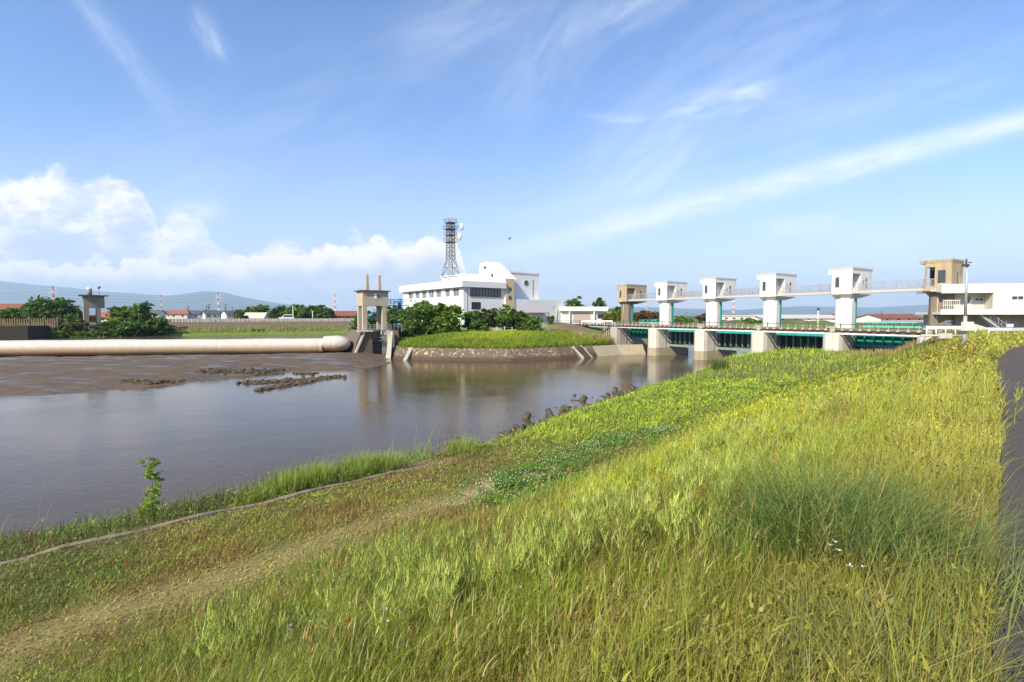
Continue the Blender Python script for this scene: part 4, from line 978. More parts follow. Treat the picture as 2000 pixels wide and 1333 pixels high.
# ================================================================ INFLATABLE DAM
dm = thing('inflatable_dam', (-33.3, 92.3, 0), 0, 'long white and rust stained inflatable rubber dam across the river', 'dam')
D0 = Vector((-33.3, 92.3, 0)); D1 = Vector((-104, 82.8, 0)); dl = (D1 - D0).length; dd_ = (D1 - D0).normalized(); dn_ = Vector((-dd_.y, dd_.x, 0))
def tube_prof(L0, L1, r_fn, nL, nA=28, zc=1.72):
    V = []; 
    for i_ in range(nL + 1):
        L = L0 + (L1 - L0) * i_ / nL
        for j_ in range(nA):
            a = 2 * math.pi * j_ / nA; r_ = r_fn(L, a); o = dd_ * L + dn_ * (math.cos(a) * r_ * 1.12); V.append((o.x, o.y, zc + math.sin(a) * r_ * .98))
    f_ = [(i_ * nA + j_, i_ * nA + nA + j_, i_ * nA + nA + (j_ + 1) % nA, i_ * nA + (j_ + 1) % nA) for i_ in range(nL) for j_ in range(nA)]
    f_ += [tuple(range(nA)), tuple(range((nL + 1) * nA - 1, nL * nA - 1, -1))]
    return V, f_
def rfn(L, a):
    sag = .03 * math.sin(L * .21) + .025 * math.sin(L * .5 + 1); wr = .012 * math.sin(L * 19 + a * 3) * math.exp(-((L - 4) / 6) ** 2)
    gro = -.05 * math.exp(-((L - 3.3) / .25) ** 2) - .09 * math.exp(-((L - 62.5) / .3) ** 2) - .03 * math.exp(-((L - 21) / .2) ** 2) - .03 * math.exp(-((L - 41) / .2) ** 2)
    return 1.47 + sag + wr + gro
V, f_ = tube_prof(2.6, dl, rfn, 420); m_ = MB(); m_.add(V, f_, True); m_.build('tube', M['rubber'], dm)
V, f_ = tube_prof(-2.2, 2.6, lambda L, a: 1.46 + .10 * math.sin((L + 2.2) / 4.8 * math.pi) if L > 0.6 else max(.15, 1.6 * math.sqrt(max(0.0, 1 - ((.6 - L) / 2.9) ** 2))), 24, zc=2.15); m_ = MB(); m_.add(V, f_, True); m_.build('end_bulge', M['rubber'], dm)
nt_ = NT(M['rubber'].node_tree); b_ = M['rubber'].node_tree.nodes[M['rubber']['b']]; old = b_.inputs['Base Color'].links[0].from_socket; ge_ = nt_.node('ShaderNodeNewGeometry')
ps = ge_.outputs['Position']; zf = nt_.smooth(nt_.m('ADD', nt_.sep(ps)[2], nt_.m('MULTIPLY', nt_.m('SUBTRACT', nt_.noise(nt_.scalev(ps, (1.6, .3, .6)), 1.0, 5), .5), .7)), 1.35, 2.2)
zf2 = nt_.smooth(nt_.m('ADD', nt_.sep(ps)[2], nt_.m('MULTIPLY', nt_.noise(nt_.scalev(ps, (3, 1, .3)), 1.0, 5), .6)), .55, 1.3)
lowc = nt_.mix(zf2, (0.16, 0.115, 0.07), (0.38, 0.265, 0.165))
nt_.put(b_.inputs['Base Color'], nt_.mix(zf, lowc, old))
# ================================================================ GRASS
def hit(px, py, zoff=0.0):
    r_ = ray(px, py); k = 1.0; prev = k
    while k < 400:
        p_ = Vector((0, 0, EYE)) + r_ * k
        if p_.z < gh(p_.x, p_.y) + zoff:
            lo, hi = prev, k
            for _ in range(18):
                m_ = (lo + hi) / 2; p_ = Vector((0, 0, EYE)) + r_ * m_
                if p_.z < gh(p_.x, p_.y) + zoff: hi = m_
                else: lo = m_
            p_ = Vector((0, 0, EYE)) + r_ * hi; p_.z = gh(p_.x, p_.y); return p_
        prev = k; k *= 1.02
    return Vector((0, 0, EYE)) + r_ * 400
def shore(px, ds=1.1):
    best = min((abs((lambda c: c[0] / c[1] - (px - 1000) / F)(xy_of(float(s_edge(t_)) + ds, t_))), t_) for t_ in np.arange(-4, 30, .05))
    x, y = xy_of(float(s_edge(best[1])) + ds, best[1]); return G(x, y)
def hit_st(px, py): p_ = hit(px, py); return st_of(p_.x, p_.y)
def blades(name, P, H, Wd, az, lean, C, tipc=1.25, segs=3, mt=None, parent=None, curl=1.7):
    """arching tapered blades; every argument is an array over blades"""
    n = len(P); lv = np.linspace(0, 1, segs + 1)
    ld = np.stack([np.cos(az), np.sin(az), np.zeros(n)], 1)
    fa = az + rng.uniform(-.9, .9, n) + math.pi / 2
    wd = np.stack([np.cos(fa), np.sin(fa), np.zeros(n)], 1)
    V = []; CC = []
    for k, f in enumerate(lv):
        off = ld * (lean * H * f ** curl)[:, None]; zc = H * (f - 0.35 * np.clip(lean, 0, 1.6) * f ** 2 * .7)
        c = P + off; c[:, 2] += zc; w_ = Wd * (1 - f ** 1.6) * .5
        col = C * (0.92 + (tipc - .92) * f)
        if k < segs: V += [c - wd * w_[:, None], c + wd * w_[:, None]]; CC += [col, col]
        else: V.append(c); CC.append(col)
    nv = len(V); V = np.stack(V, 1).reshape(-1, 3); CC = np.stack(CC, 1).reshape(-1, 3)
    fs = []; sz = []
    for k in range(segs - 1): fs += [2 * k, 2 * k + 1, 2 * k + 3, 2 * k + 2]; sz.append(4)
    fs += [2 * segs - 2, 2 * segs - 1, 2 * segs]; sz.append(3)
    F_ = (np.arange(n)[:, None] * nv + np.array(fs)[None]).ravel()
    return np_mesh(name, V, F_, np.tile(sz, n), mt or M['grass'], parent, CC)
def sample_polar(n, r0, r1, pw, a0=-76, a1=62):
    rs = np.geomspace(r0, r1, 400); dens = rs * np.minimum(1, (3.0 / rs) ** pw); cdf = np.concatenate([[0], np.cumsum((dens[1:] + dens[:-1]) / 2 * np.diff(rs))]); cdf /= cdf[-1]
    r_ = np.interp(rng.random(n), cdf, rs); a = np.radians(rng.uniform(a0, a1, n)); return r_ * np.sin(a), r_ * np.cos(a), r_
YG = np.array((.45, .50, .040)); OL = np.array((.235, .285, .032)); BR = np.array((.26, .170, .055)); DG = np.array((.07, .135, .022)); FG = np.array((.25, .36, .035)); SW_ = np.array((.40, .31, .13)); RD = np.array((.27, .12, .055)); BG = np.array((.10, .15, .055))
CL = [hit_st(*q_) for q_ in ((1130, 885), (1200, 865), (1280, 850), (1060, 915), (1010, 945), (960, 950), (1090, 940), (1000, 985))]
def clover_mask(s, t):
    m_ = np.zeros(np.shape(s))
    for (a, c), w_ in zip(CL, (1.5, 1.4, 1.4, .9, .8, .7, .7, .6)): m_ = np.maximum(m_, np.exp(-(((s - a) / w_) ** 2 + ((t - c) / (w_ * 1.6)) ** 2)))
    return m_
def zones(x, y, r_):
    s, t = st_of(x, y); sc = s_crest(t); u = s - sc; sw = s_water(t); n = len(x)
    se = s_edge(t)
    nz = vnoise(x, y, 1.6, 3, 31); nz2 = vnoise(x, y, .5, 2, 32); big = vnoise(x, y, 5.5, 3, 33)
    C = np.tile(OL, (n, 1)); H = np.full(n, .28)
    def w(mask, col, k=1.0):
        nonlocal C
        m_ = (np.clip(mask, 0, 1) * k)[:, None]; C = C * (1 - m_) + col * m_
    # slope above the berm
    yel = sst(t, 5.5, 10) * (1 - sst(u, 7.5, 10.5)) * (.35 + .65 * sst(u, .4, 2.0)) * (1 - .55 * sst(t, 34, 60))
    w(yel, YG, .9); H = np.where(u < 9.5, .13 + .24 * big, H)
    w((sst(t, 5, 10) * sst(u, 1, 2.5) * sst(nz, .58, .66)) * (u < 9), OL, .55)
    w(sst(t, 30, 42) * sst(u, .5, 2), np.array((.20, .265, .035)), .75)
    # foreground: mixed olive, brown stems
    fgm = (1 - sst(t, 4.5, 8)) * (u < 8.5)
    w(fgm * sst(nz, .44, .6), BR, .52); w(fgm * sst(big, .5, .62), FG, .45); H = np.where((fgm > .3) & (u < 7.2), .13 + .26 * big, H)
    # lower part: dark olive patches, brown
    low = sst(u, 6.2 + (nz - .5) * 2, 7.6 + (nz - .5) * 2) * (1 - sst(t, 14, 19))
    w(low, np.array((.235, .25, .04))); w(low * sst(nz, .47, .62), BR, .6); w(low * sst(big, .52, .6), DG, .55); w(low * sst(nz2, .62, .7), RD, .35)
    H = np.where(low > .4, .08 + .12 * nz, H)
    fresh = sst(u, 9, 11) * sst(t, 14, 20); w(fresh, FG, .92); w(fresh * sst(nz, .55, .66), YG, .35); H = np.where(fresh > .5, .20 + .14 * nz, H)
    far = sst(t, 45, 60); w(far * sst(big, .5, .65), YG, .4); H = np.where(far > .5, .3 + .1 * nz, H)
    # track
    trk = np.exp(-((s - (sc + 10.6) + (vnoise(x, y, 3, 2, 6) - .5) * .9) / .75) ** 2) * (1 - sst(t, 13.5, 16.5))
    w(trk * 1.25, np.array((.31, .26, .075)), .75); H = H * (1 - .72 * np.clip(trk * 1.3, 0, 1))
    dk = sst(vnoise(x, y, .75, 3, 71), .56, .66) * (u < 7.5) * (u > .8); w(dk, np.array((.10, .145, .03)), .75)
    bp_ = sst(vnoise(x, y, 1.1, 3, 72), .57, .68) * (u < 7.5) * (u > .5) * (1 - sst(t, 30, 45)); w(bp_, np.array((.27, .15, .055)), .6); H = H * (1 - .45 * bp_)
    # clover
    cm = clover_mask(s, t); w(sst(cm + (nz - .5) * 1.2, .35, .7), np.array((.13, .22, .03)), .7); H = np.where(cm > .45, H * .55, H)
    # verge along the road
    ver = 1 - sst(u, -.2, .9); w(ver * 1.2, np.array((.38, .35, .07)), .7); w(ver * sst(nz2, .55, .65), OL, .5); H = np.where(u < .3, .16 + .12 * nz2, H)
    brn = (1 - sst(u, .6, 3.6)) * sst(t, 7, 11) * sst(nz, .42, .65) * (1 - ver); w(brn, np.array((.36, .26, .06)), .38); w(brn * sst(nz2, .6, .7), RD, .4)
    # weeds at the water's edge
    ed = sst(s, se - .15, se + .25); edt = 1 - sst(t, 12, 14)
    w(ed * edt, np.array((.10, .155, .03)), .9); w(ed * edt * sst(nz, .5, .62), FG, .6); w(ed * edt * sst(nz2, .64, .72), RD, .4)
    tall = .38 + .55 * sst(t, 2.0, 7.5) * sst(big + (nz - .5) * .6, .36, .55)
    H = np.where((ed > .5) & (edt > .3), tall, H)
    C = C * (.62 + .80 * vnoise(x, y, .9, 3, 35))[:, None] * rng.uniform(.75, 1.25, n)[:, None]
    C = C * (1 + rng.normal(0, .05, (n, 3)))
    C = C * (1 - .27 * fgm - .10 * yel * (1 - fgm))[:, None]
    dry = rng.random(n) < (.045 + .05 * (u < 9) * (t < 7)); C[dry] = SW_ * rng.uniform(.6, 1.0, (dry.sum(), 1))
    H = H * np.exp(rng.normal(0, .42, n)) * (.75 + .5 * nz2)
    # bare things: keep off road, kerb and water
    keep = (s > s_road(t) - .07 + .14 * vnoise(x, y, .35, 2, 36)) & (s < sw - .25 + (nz - .5) * .9) & ~((s > se - .42) & (s < se + .02 + .3 * (nz2 - .4)) & (t < 12.2))
    keep &= ~((trk > .6) & (rng.random(n) < .10))
    bare = np.exp(-(((s - CL[5][0]) / .55) ** 2 + ((t - CL[5][1] + .0) / 1.6) ** 2))
    return C, H, keep, s, t, u
def grass(name, n, r0, r1, pw, wmin, wk, hk=1.0, label=None):
    x, y, r_ = sample_polar(n, r0, r1, pw); C, H, keep, s, t, u = zones(x, y, r_)
    x, y, r_, C, H = x[keep], y[keep], r_[keep], C[keep], H[keep]; n = len(x)
    P = np.stack([x, y, ground_h(x, y) - .02], 1)
    az = rng.uniform(0, 2 * math.pi, n); lean = np.abs(rng.normal(.35, .28, n)) + .05; k = rng.random(n) < .35; az[k] = rng.normal(.2, .7, k.sum())
    Wd = np.maximum(wmin, r_ * wk) * rng.uniform(.6, 1.5, n)
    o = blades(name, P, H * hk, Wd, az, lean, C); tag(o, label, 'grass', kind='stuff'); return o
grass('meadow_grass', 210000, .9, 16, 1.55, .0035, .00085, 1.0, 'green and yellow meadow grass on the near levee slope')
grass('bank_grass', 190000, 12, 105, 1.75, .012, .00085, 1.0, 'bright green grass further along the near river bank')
# low ground cover between the blades
x, y, r_ = sample_polar(230000, 1.2, 45, 1.5); C, H, keep, s, t, u = zones(x, y, r_); k = keep & (rng.random(len(x)) < .85)
x, y, r_, C, H = x[k], y[k], r_[k], C[k], H[k]; n = len(x); P = np.stack([x, y, ground_h(x, y) + rng.random(n) * H * .65], 1)
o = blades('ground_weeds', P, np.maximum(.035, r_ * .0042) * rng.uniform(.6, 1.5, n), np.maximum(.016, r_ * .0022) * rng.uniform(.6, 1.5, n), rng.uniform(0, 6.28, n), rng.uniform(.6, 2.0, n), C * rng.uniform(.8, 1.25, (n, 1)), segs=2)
tag(o, 'low leafy weeds and moss between the grass', 'ground cover', kind='stuff')
# clover with white flower heads
n = 26000; idx = rng.integers(0, len(CL), n); sg_ = np.array((1.2, 1.1, 1.15, .8, .7, .6, .6, .5))[idx]
s_ = np.array([c[0] for c in CL])[idx] + rng.normal(0, 1, n) * sg_ * 1.0; t_ = np.array([c[1] for c in CL])[idx] + rng.normal(0, 1, n) * sg_ * 1.2
x, y = xy_of(s_, t_); k = vnoise(x, y, .8, 3, 61) + rng.normal(0, .05, n) > .47; x, y = x[k], y[k]; n = len(x); P = np.stack([x, y, ground_h(x, y) + rng.uniform(.05, .2, n)], 1)
C = np.array((.10, .195, .022)) * rng.uniform(.6, 1.7, (n, 1))
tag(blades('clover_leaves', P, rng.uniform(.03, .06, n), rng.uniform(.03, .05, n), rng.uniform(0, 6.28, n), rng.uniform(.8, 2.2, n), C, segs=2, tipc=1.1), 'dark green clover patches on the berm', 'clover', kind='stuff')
def blobs(name, P, r_, mt, kind='stuff', label=None, cat=None, C=None):
    base = np.array([(1, 0, 0), (-1, 0, 0), (0, 1, 0), (0, -1, 0), (0, 0, 1), (0, 0, -1)], float); f = np.array([(0, 2, 4), (2, 1, 4), (1, 3, 4), (3, 0, 4), (2, 0, 5), (1, 2, 5), (3, 1, 5), (0, 3, 5)])
    V = (P[:, None] + base[None] * np.asarray(r_)[:, None, None]).reshape(-1, 3); F_ = (np.arange(len(P))[:, None, None] * 6 + f[None]).reshape(-1)
    return tag(np_mesh(name, V, F_, np.full(len(P) * 8, 3), mt, None, C), label, cat, kind=kind)
n = 480; idx = rng.choice(len(CL), n, p=np.array((.2, .14, .22, .08, .14, .1, .06, .06))); sg_ = np.array((1.0, .9, .8, .7, .55, .5, .5, .4))[idx]
s_ = np.array([c[0] for c in CL])[idx] + rng.normal(0, 1, n) * sg_ * .7; t_ = np.array([c[1] for c in CL])[idx] + rng.normal(0, 1, n) * sg_ * 1.2; x, y = xy_of(s_, t_)
M['petal'] = mat('white_petals', (.75, .74, .72), .8, 0)
blobs('clover_flowers', np.stack([x, y, ground_h(x, y) + rng.uniform(.18, .26, n)], 1), rng.uniform(.010, .020, n), M['petal'], label='small white clover flower heads on the dark patches', cat='flowers')
# seed stalks of tall grass, thin with darker heads
def stalks(name, P, H, az, lean, C, headC, wk, label, head=.13):
    n = len(P); r_ = np.hypot(P[:, 0], P[:, 1]); Wd = np.maximum(.0022, r_ * wk)
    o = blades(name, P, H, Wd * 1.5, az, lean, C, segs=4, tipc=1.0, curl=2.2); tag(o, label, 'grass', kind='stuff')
    tip = P + np.stack([np.cos(az), np.sin(az), np.zeros(n)], 1) * (lean * H * .8 ** 2.2)[:, None]; tip[:, 2] += H * (.8 - .245 * lean * .64)
    h = blades(name.replace('stalks', 'heads') if 'stalks' in name else name + '_heads', tip, H * head * rng.uniform(.6, 1.2, n), Wd * 2.8, az, lean * 1.6 + .1, headC, segs=3, tipc=1.0); tag(h, label.replace('stalks', 'seed heads'), 'grass', kind='stuff')
x, y, r_ = sample_polar(12000, 1.6, 26, 1.4, -40, 50); s, t = st_of(x, y); u = s - s_crest(t); big = vnoise(x, y, 2.6, 3, 41)
k = (u > .25) & (u < 8.6) & (rng.random(len(x)) < np.clip((big - .35) * 4, .05, 1)) & ~((u > 4) & (t > 12)); x, y, r_ = x[k], y[k], r_[k]; n = len(x)
stalks('seed_stalks', np.stack([x, y, ground_h(x, y)], 1), rng.uniform(.40, .78, n), rng.normal(.3, .9, n), rng.uniform(.1, .6, n), OL * rng.uniform(.7, 1.5, (n, 1)), np.where(rng.random((n, 1)) < .15, RD * 1.0, np.array((.34, .31, .12))) * rng.uniform(.7, 1.3, (n, 1)), .0005, 'thin seed stalks standing above the meadow grass')
# tussocks -------------------------------------------------
def tussock(px, py, n, H, spread, C, label, wid=.006, bias=(0.3, .9), leanr=(.3, 1.3), rad=.35, dense_dark=True):
    p_ = shore(px, py) if py < 10 else hit(px, py); rz = rng.uniform(0, 1, n) ** .5 * rad; a = rng.uniform(0, 2 * math.pi, n)
    o = thing('grass_tussock', p_, 0, label, 'grass clump', 'tall grass tussocks on the near bank')
    X_ = rz * np.cos(a); Y_ = rz * np.sin(a); P = np.stack([X_, Y_, np.array([gh(p_.x + i_, p_.y + j_) for i_, j_ in zip(X_[:1], Y_[:1])] * n) - p_.z - .05], 1)
    az = a * .0 + np.where(rng.random(n) < .45, rng.normal(bias[0], bias[1], n), a + rng.normal(0, .5, n))
    H_ = H * rng.uniform(.5, 1.1, n); CC = np.array(C) * rng.uniform(.55, 1.5, (n, 1)); dr = rng.random(n) < .08; CC[dr] = SW_ * .8
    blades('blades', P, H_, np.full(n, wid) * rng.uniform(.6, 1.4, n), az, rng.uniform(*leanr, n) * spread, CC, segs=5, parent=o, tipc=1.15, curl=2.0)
    k = rng.random(n) < .06; m_ = k.sum()
    blades('seed_stems', P[k], H_[k] * 1.45 + .1, np.full(m_, wid * .5), az[k], rng.uniform(.15, .6, m_), np.tile(np.array(C) * .9, (m_, 1)), segs=5, parent=o, tipc=.9, curl=2.0)
    return o
tussock(1630, 1080, 1300, .72, .95, (.11, .17, .035), 'largest dark green tussock of long arching grass in the near slope', .0085, rad=.55)
tussock(1500, 1110, 500, .5, .9, (.11, .22, .03), 'fresh green narrow-leaved tussock at the left foot of the largest tussock', .007, rad=.35)
tussock(1790, 1100, 500, .68, .9, (.13, .18, .045), 'dark tussock between the largest tussock and the road', .006, (.5, .7), rad=.5)
tussock(1820, 1400, 700, .42, .9, (.15, .185, .06), 'pale green tussock spilling over the road edge in the bottom corner', .006, (.1, .8), rad=.55)
tussock(1850, 1180, 350, .5, .9, (.14, .19, .055), 'loose tussock leaning over the road edge above the corner tussock', .006, (.4, .5), rad=.4)
tussock(1405, 722, 700, 1.3, .5, (.075, .13, .03), 'dark green bushy tussock at the tip of the bank near the second pier', .03, rad=.8, leanr=(.1, .8))
for (px, py, hh_, nn) in ((560, 945, .75, 900), (610, 935, .8, 700), (700, 915, .95, 1300), (745, 905, .8, 900), (905, 872, .9, 500), (500, 958, .55, 500), (655, 925, .6, 400)):
    pass
L_ = ['wide grass tussock on the water edge left of the pair of tall ones', 'grass tussock at the water edge beside the widest one', 'tallest leafy grass tussock on the water edge before the kerb ends', 'grass tussock at the water edge where the kerb runs out', 'thin grass tussock at the shore before the first tetrapods', 'low grass tussock at the water edge nearest the leafy sapling', 'small grass tussock between the wide and the tallest ones']
for (px, py, hh_, nn), l_ in zip(((560, 1.3, .62, 1300), (612, 1.2, .66, 1000), (695, 1.1, .75, 1600), (745, 1.0, .62, 1100), (905, .5, .7, 600), (500, 1.3, .42, 800), (655, 1.2, .5, 700)), L_):
    tussock(px, py, nn, hh_ * 1.45, .45, (.22, .31, .05), l_, .018, rad=.75, leanr=(.1, .9))
# wild radish plants: stems with upright green pods -----------------
def radish(name, spots, n_each, label, Hr=(.55, .95), pale=1.0):
    V = []; Fi = []; Sz = []; CC = []; nv = 0
    PP_, HH, WW, AZ, LE, C_ = [], [], [], [], [], []
    for (px, py, spr), cnt in zip(spots, n_each):
        c0 = hit(px, py)
        for _ in range(cnt):
            x = c0.x + rng.normal(0, spr); y = c0.y + rng.normal(0, spr); z = gh(x, y); H_ = rng.uniform(*Hr)
            base = Vector((x, y, z)); a0 = rng.uniform(0, 6.28); tilt = rng.uniform(.05, .6)
            col = np.array((.33, .39, .085)) * rng.uniform(.7, 1.25) * pale
            tip = base + Vector((math.cos(a0) * tilt * H_, math.sin(a0) * tilt * H_, H_))
            axes = [(base, tip)]
            for b_i in range(rng.integers(4, 8)):
                f_ = rng.uniform(.2, .75); s0 = base.lerp(tip, f_); a1 = rng.uniform(0, 6.28); L = rng.uniform(.25, .55) * H_
                axes.append((s0, s0 + Vector((math.cos(a1) * L * .6, math.sin(a1) * L * .6, L * rng.uniform(.5, .95)))))
            for ai, (A, B) in enumerate(axes):
                d_ = B - A; L = d_.length; az = math.atan2(d_.y, d_.x); hz_ = math.hypot(d_.x, d_.y)
                PP_.append(A); HH.append(d_.z); WW.append(.009); AZ.append(az); LE.append(hz_ / max(d_.z, .05)); C_.append(col * .8)
                m_ = int(L / .018); st0 = .35 if ai == 0 else .15
                for j_ in range(int(m_ * st0), m_):
                    q_ = A.lerp(B, j_ / m_); a2 = rng.uniform(0, 6.28)
                    PP_.append(q_); HH.append(rng.uniform(.07, .13)); WW.append(.009); AZ.append(a2); LE.append(rng.uniform(.15, .5)); C_.append(1.15 * col * rng.uniform(.8, 1.25))
    o = blades(name, np.array([tuple(p_) for p_ in PP_]), np.array(HH), np.array(WW), np.array(AZ), np.array(LE), np.array(C_), segs=2, tipc=1.05, curl=1.0)
    return tag(o, label, 'weeds', kind='stuff')
radish('wild_radish', [(720, 1160, .16), (830, 1165, .16), (930, 1190, .16), (1030, 1180, .18), (870, 1240, .25), (1120, 1110, .25), (480, 1275, .14), (440, 1330, .15), (640, 1290, .2), (790, 1110, .1), (1000, 1100, .2), (600, 1180, .12)],
       [12, 14, 14, 13, 14, 14, 7, 9, 8, 5, 8, 4], 'pale green podded wild radish plants in the near grass', (.45, .75))
radish('wild_radish_far', [(1200, 1030, .4), (1300, 1010, .45), (1400, 960, .5), (1500, 940, .5), (1250, 1100, .4), (1350, 1080, .5), (1450, 890, .8), (1550, 850, 1.0), (1330, 920, .7), (1650, 800, 1.2), (1250, 960, .5)],
       [11, 13, 13, 12, 10, 10, 20, 22, 16, 20, 12], 'yellow green podded plants massed on the sunlit slope', (.4, .7), 1.05)
# red-brown dock stalks
P, C, r_ = [], [], []
for (px, py, h_, k_) in ((205, 1010, .7, 1), (235, 1120, .35, 1), (95, 1075, .3, 2), (22, 1070, .45, 2), (150, 1060, .35, 1), (485, 1000, .4, 2), (405, 985, .8, 2), (418, 985, .75, 2), (360, 985, .3, 1), (970, 1075, .5, 2), (985, 1080, .4, 1), (845, 1120, .35, 2), (880, 1270, .3, 1), (1000, 1110, .35, 2), (1265, 1020, .35, 3), (1290, 960, .4, 2), (1325, 935, .4, 2), (1380, 1000, .3, 2), (1350, 860, .3, 2), (655, 1300, .45, 2), (1500, 770, .3, 1), (1700, 690, .5, 4), (1760, 700, .5, 5), (1830, 680, .5, 5), (1860, 690, .5, 5), (1900, 700, .5, 4), (1800, 700, .5, 4), (280, 985, .6, 2), (1240, 1040, .3, 1), (1560, 790, .3, 2), (1430, 810, .3, 2)):
    c0 = hit(px, py)
    for _ in range(k_):
        x = c0.x + rng.normal(0, .12 + c0.y * .012); y = c0.y + rng.normal(0, .12 + c0.y * .012); z = gh(x, y); m_ = 60
        f_ = rng.uniform(.35, 1, m_); P.append(np.stack([x + rng.normal(0, .03, m_) * (1.3 - f_), y + rng.normal(0, .03, m_) * (1.3 - f_), z + f_ * h_ * rng.uniform(.8, 1.15)], 1)); C.append(np.array((.36, .13, .05)) * rng.uniform(.6, 1.4, (m_, 1)) if px not in (405, 418) else np.array((.34, .27, .07)) * rng.uniform(.7, 1.2, (m_, 1))); r_.append(rng.uniform(.006, .014, m_) * max(1, c0.y / 14))
P = np.concatenate(P); C = np.repeat(np.concatenate(C), 6, 0); r_ = np.concatenate(r_)
blobs('dock_seed_heads', P, r_, M['grass'], label='rusty red dock seed heads dotted in the grass', cat='weeds', C=C)
# white radish flowers
fl_ = MB()
for (px, py, h_, k_) in ((858, 1100, .35, 3), (800, 1130, .3, 1), (828, 1120, .3, 1), (925, 1130, .3, 2), (985, 1130, .3, 1), (758, 1200, .3, 2), (755, 1240, .3, 2), (605, 1110, .25, 1), (570, 1240, .3, 4), (605, 1225, .3, 1), (1632, 1120, .3, 3), (1670, 1130, .25, 1), (1684, 1135, .25, 1), (760, 985, .15, 2), (755, 975, .12, 2), (590, 950, .4, 1), (780, 970, .1, 1), (1015, 1175, .3, 1)):
    c0 = hit(px, py + 40)
    for _ in range(k_):
        c = c0 + Vector((rng.normal(0, .035), rng.normal(0, .035), h_ * .95 + rng.normal(0, .02))); a0 = rng.uniform(0, 6.28)
        for q_ in range(4):
            a = a0 + q_ * 1.571; e = Vector((math.cos(a), math.sin(a), rng.uniform(-.1, 1.0))); f2 = Vector((-math.sin(a), math.cos(a), 0)); s2 = .010
            fl_.add([c, c + e * s2 + f2 * s2 * .55, c + e * s2 * 1.7, c + e * s2 - f2 * s2 * .55], [(0, 1, 2, 3)])
tag(fl_.build('radish_flowers', M['petal'], fix=False), 'small white four petalled flowers in the near grass', 'flowers', kind='stuff')
# orange lilies
c0 = hit(1625, 868)
ob = MB()
for _ in range(3):
    c = c0 + Vector((rng.normal(0, .25), rng.normal(0, .2), .5 + rng.uniform(0, .15)))
    for q_ in range(5):
        a = q_ * 1.257; e = Vector((math.cos(a), math.sin(a), .9)); f2 = Vector((-math.sin(a), math.cos(a), 0)); ob.add([c, c + e * .028 + f2 * .015, c + e * .055, c + e * .028 - f2 * .015], [(0, 1, 2, 3)])
tag(ob.build('orange_lilies', mat('orange_petals', (.62, .22, .05), .6, 0), fix=False), 'cluster of orange lily flowers on the sunlit slope', 'flowers', kind='stuff')
# dry cut stalks lying on the shore where the kerb ends
c0 = hit(850, 912); n = 500
tag(blades('dry_stalks', np.stack([c0.x + rng.normal(0, .8, n), c0.y + rng.normal(0, .45, n), np.full(n, c0.z + .03) + rng.uniform(0, .12, n)], 1), np.full(n, .03), np.full(n, .02), rng.normal(.6, .4, n), rng.uniform(8, 18, n), np.array((.42, .32, .18)) * rng.uniform(.6, 1.2, (n, 1)), segs=2), 'pale dry cut stalks lying at the end of the kerb', 'dry stalks', kind='stuff')
# far grass on the island and the far bank
def area_grass(name, cond, bounds, n, H, C, wk, label):
    x = rng.uniform(bounds[0], bounds[1], n); y = rng.uniform(bounds[2], bounds[3], n); k = cond(x, y); x, y = x[k], y[k]; n = len(x)
    nz = vnoise(x, y, 4, 3, 51); nn = vnoise(x, y, 1.2, 2, 52); CC = C(x, y, nz) * rng.uniform(.7, 1.3, (n, 1))
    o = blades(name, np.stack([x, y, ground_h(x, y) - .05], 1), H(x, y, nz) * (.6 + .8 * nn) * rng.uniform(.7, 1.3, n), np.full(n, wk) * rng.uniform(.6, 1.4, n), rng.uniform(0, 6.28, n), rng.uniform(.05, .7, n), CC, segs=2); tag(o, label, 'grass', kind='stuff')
def icol(x, y, nz):
    sd = poly_sd(x, y, ISL); m_ = sst(nz, .4, .62)[:, None]; yl = (np.exp(-((x + 4) / 7) ** 2) * sst(sd, 5, 11))[:, None]
    c = FG * .62 * (1 - m_ * .3) + YG * m_ * .22; return c * (1 - .45 * yl) + YG * .6 * yl * .8
area_grass('island_grass', lambda x, y: (poly_sd(x, y, ISL) > 2.9) & (poly_sd(x, y, ISL) < np.where(x < 7, 22, 13)), (-25, 24, 80, 104), 85000, lambda x, y, nz: .75 + .3 * nz + .7 * sst(x, 15, 22) * (poly_sd(x, y, ISL) < 9), icol, .09, 'lush green reed grass on the island bank in front of the control building')
area_grass('far_bank_grass', lambda x, y: (fb_d(x, y) > .6) & (fb_d(x, y) < 7.5) & (poly_sd(x, y, ISL) < 0), (-150, -30, 80, 160), 45000, lambda x, y, nz: .9 + .5 * nz, lambda x, y, nz: (FG * .85)[None] * (1 - .4 * sst(nz, .5, .6)[:, None]) + (BR * .4)[None] * sst(nz, .5, .6)[:, None], .12, 'green and brown reeds along the far bank behind the dam')
area_grass('levee_top_grass', lambda x, y: (fb_d(x, y) > 10.3) & (fb_d(x, y) < 13) & (poly_sd(x, y, ISL) < 0), (-150, -30, 90, 175), 14000, lambda x, y, nz: .45 + .2 * nz, lambda x, y, nz: (OL * .9)[None] * np.ones((len(x), 1)), .10, 'rough grass strip along the top of the far levee')
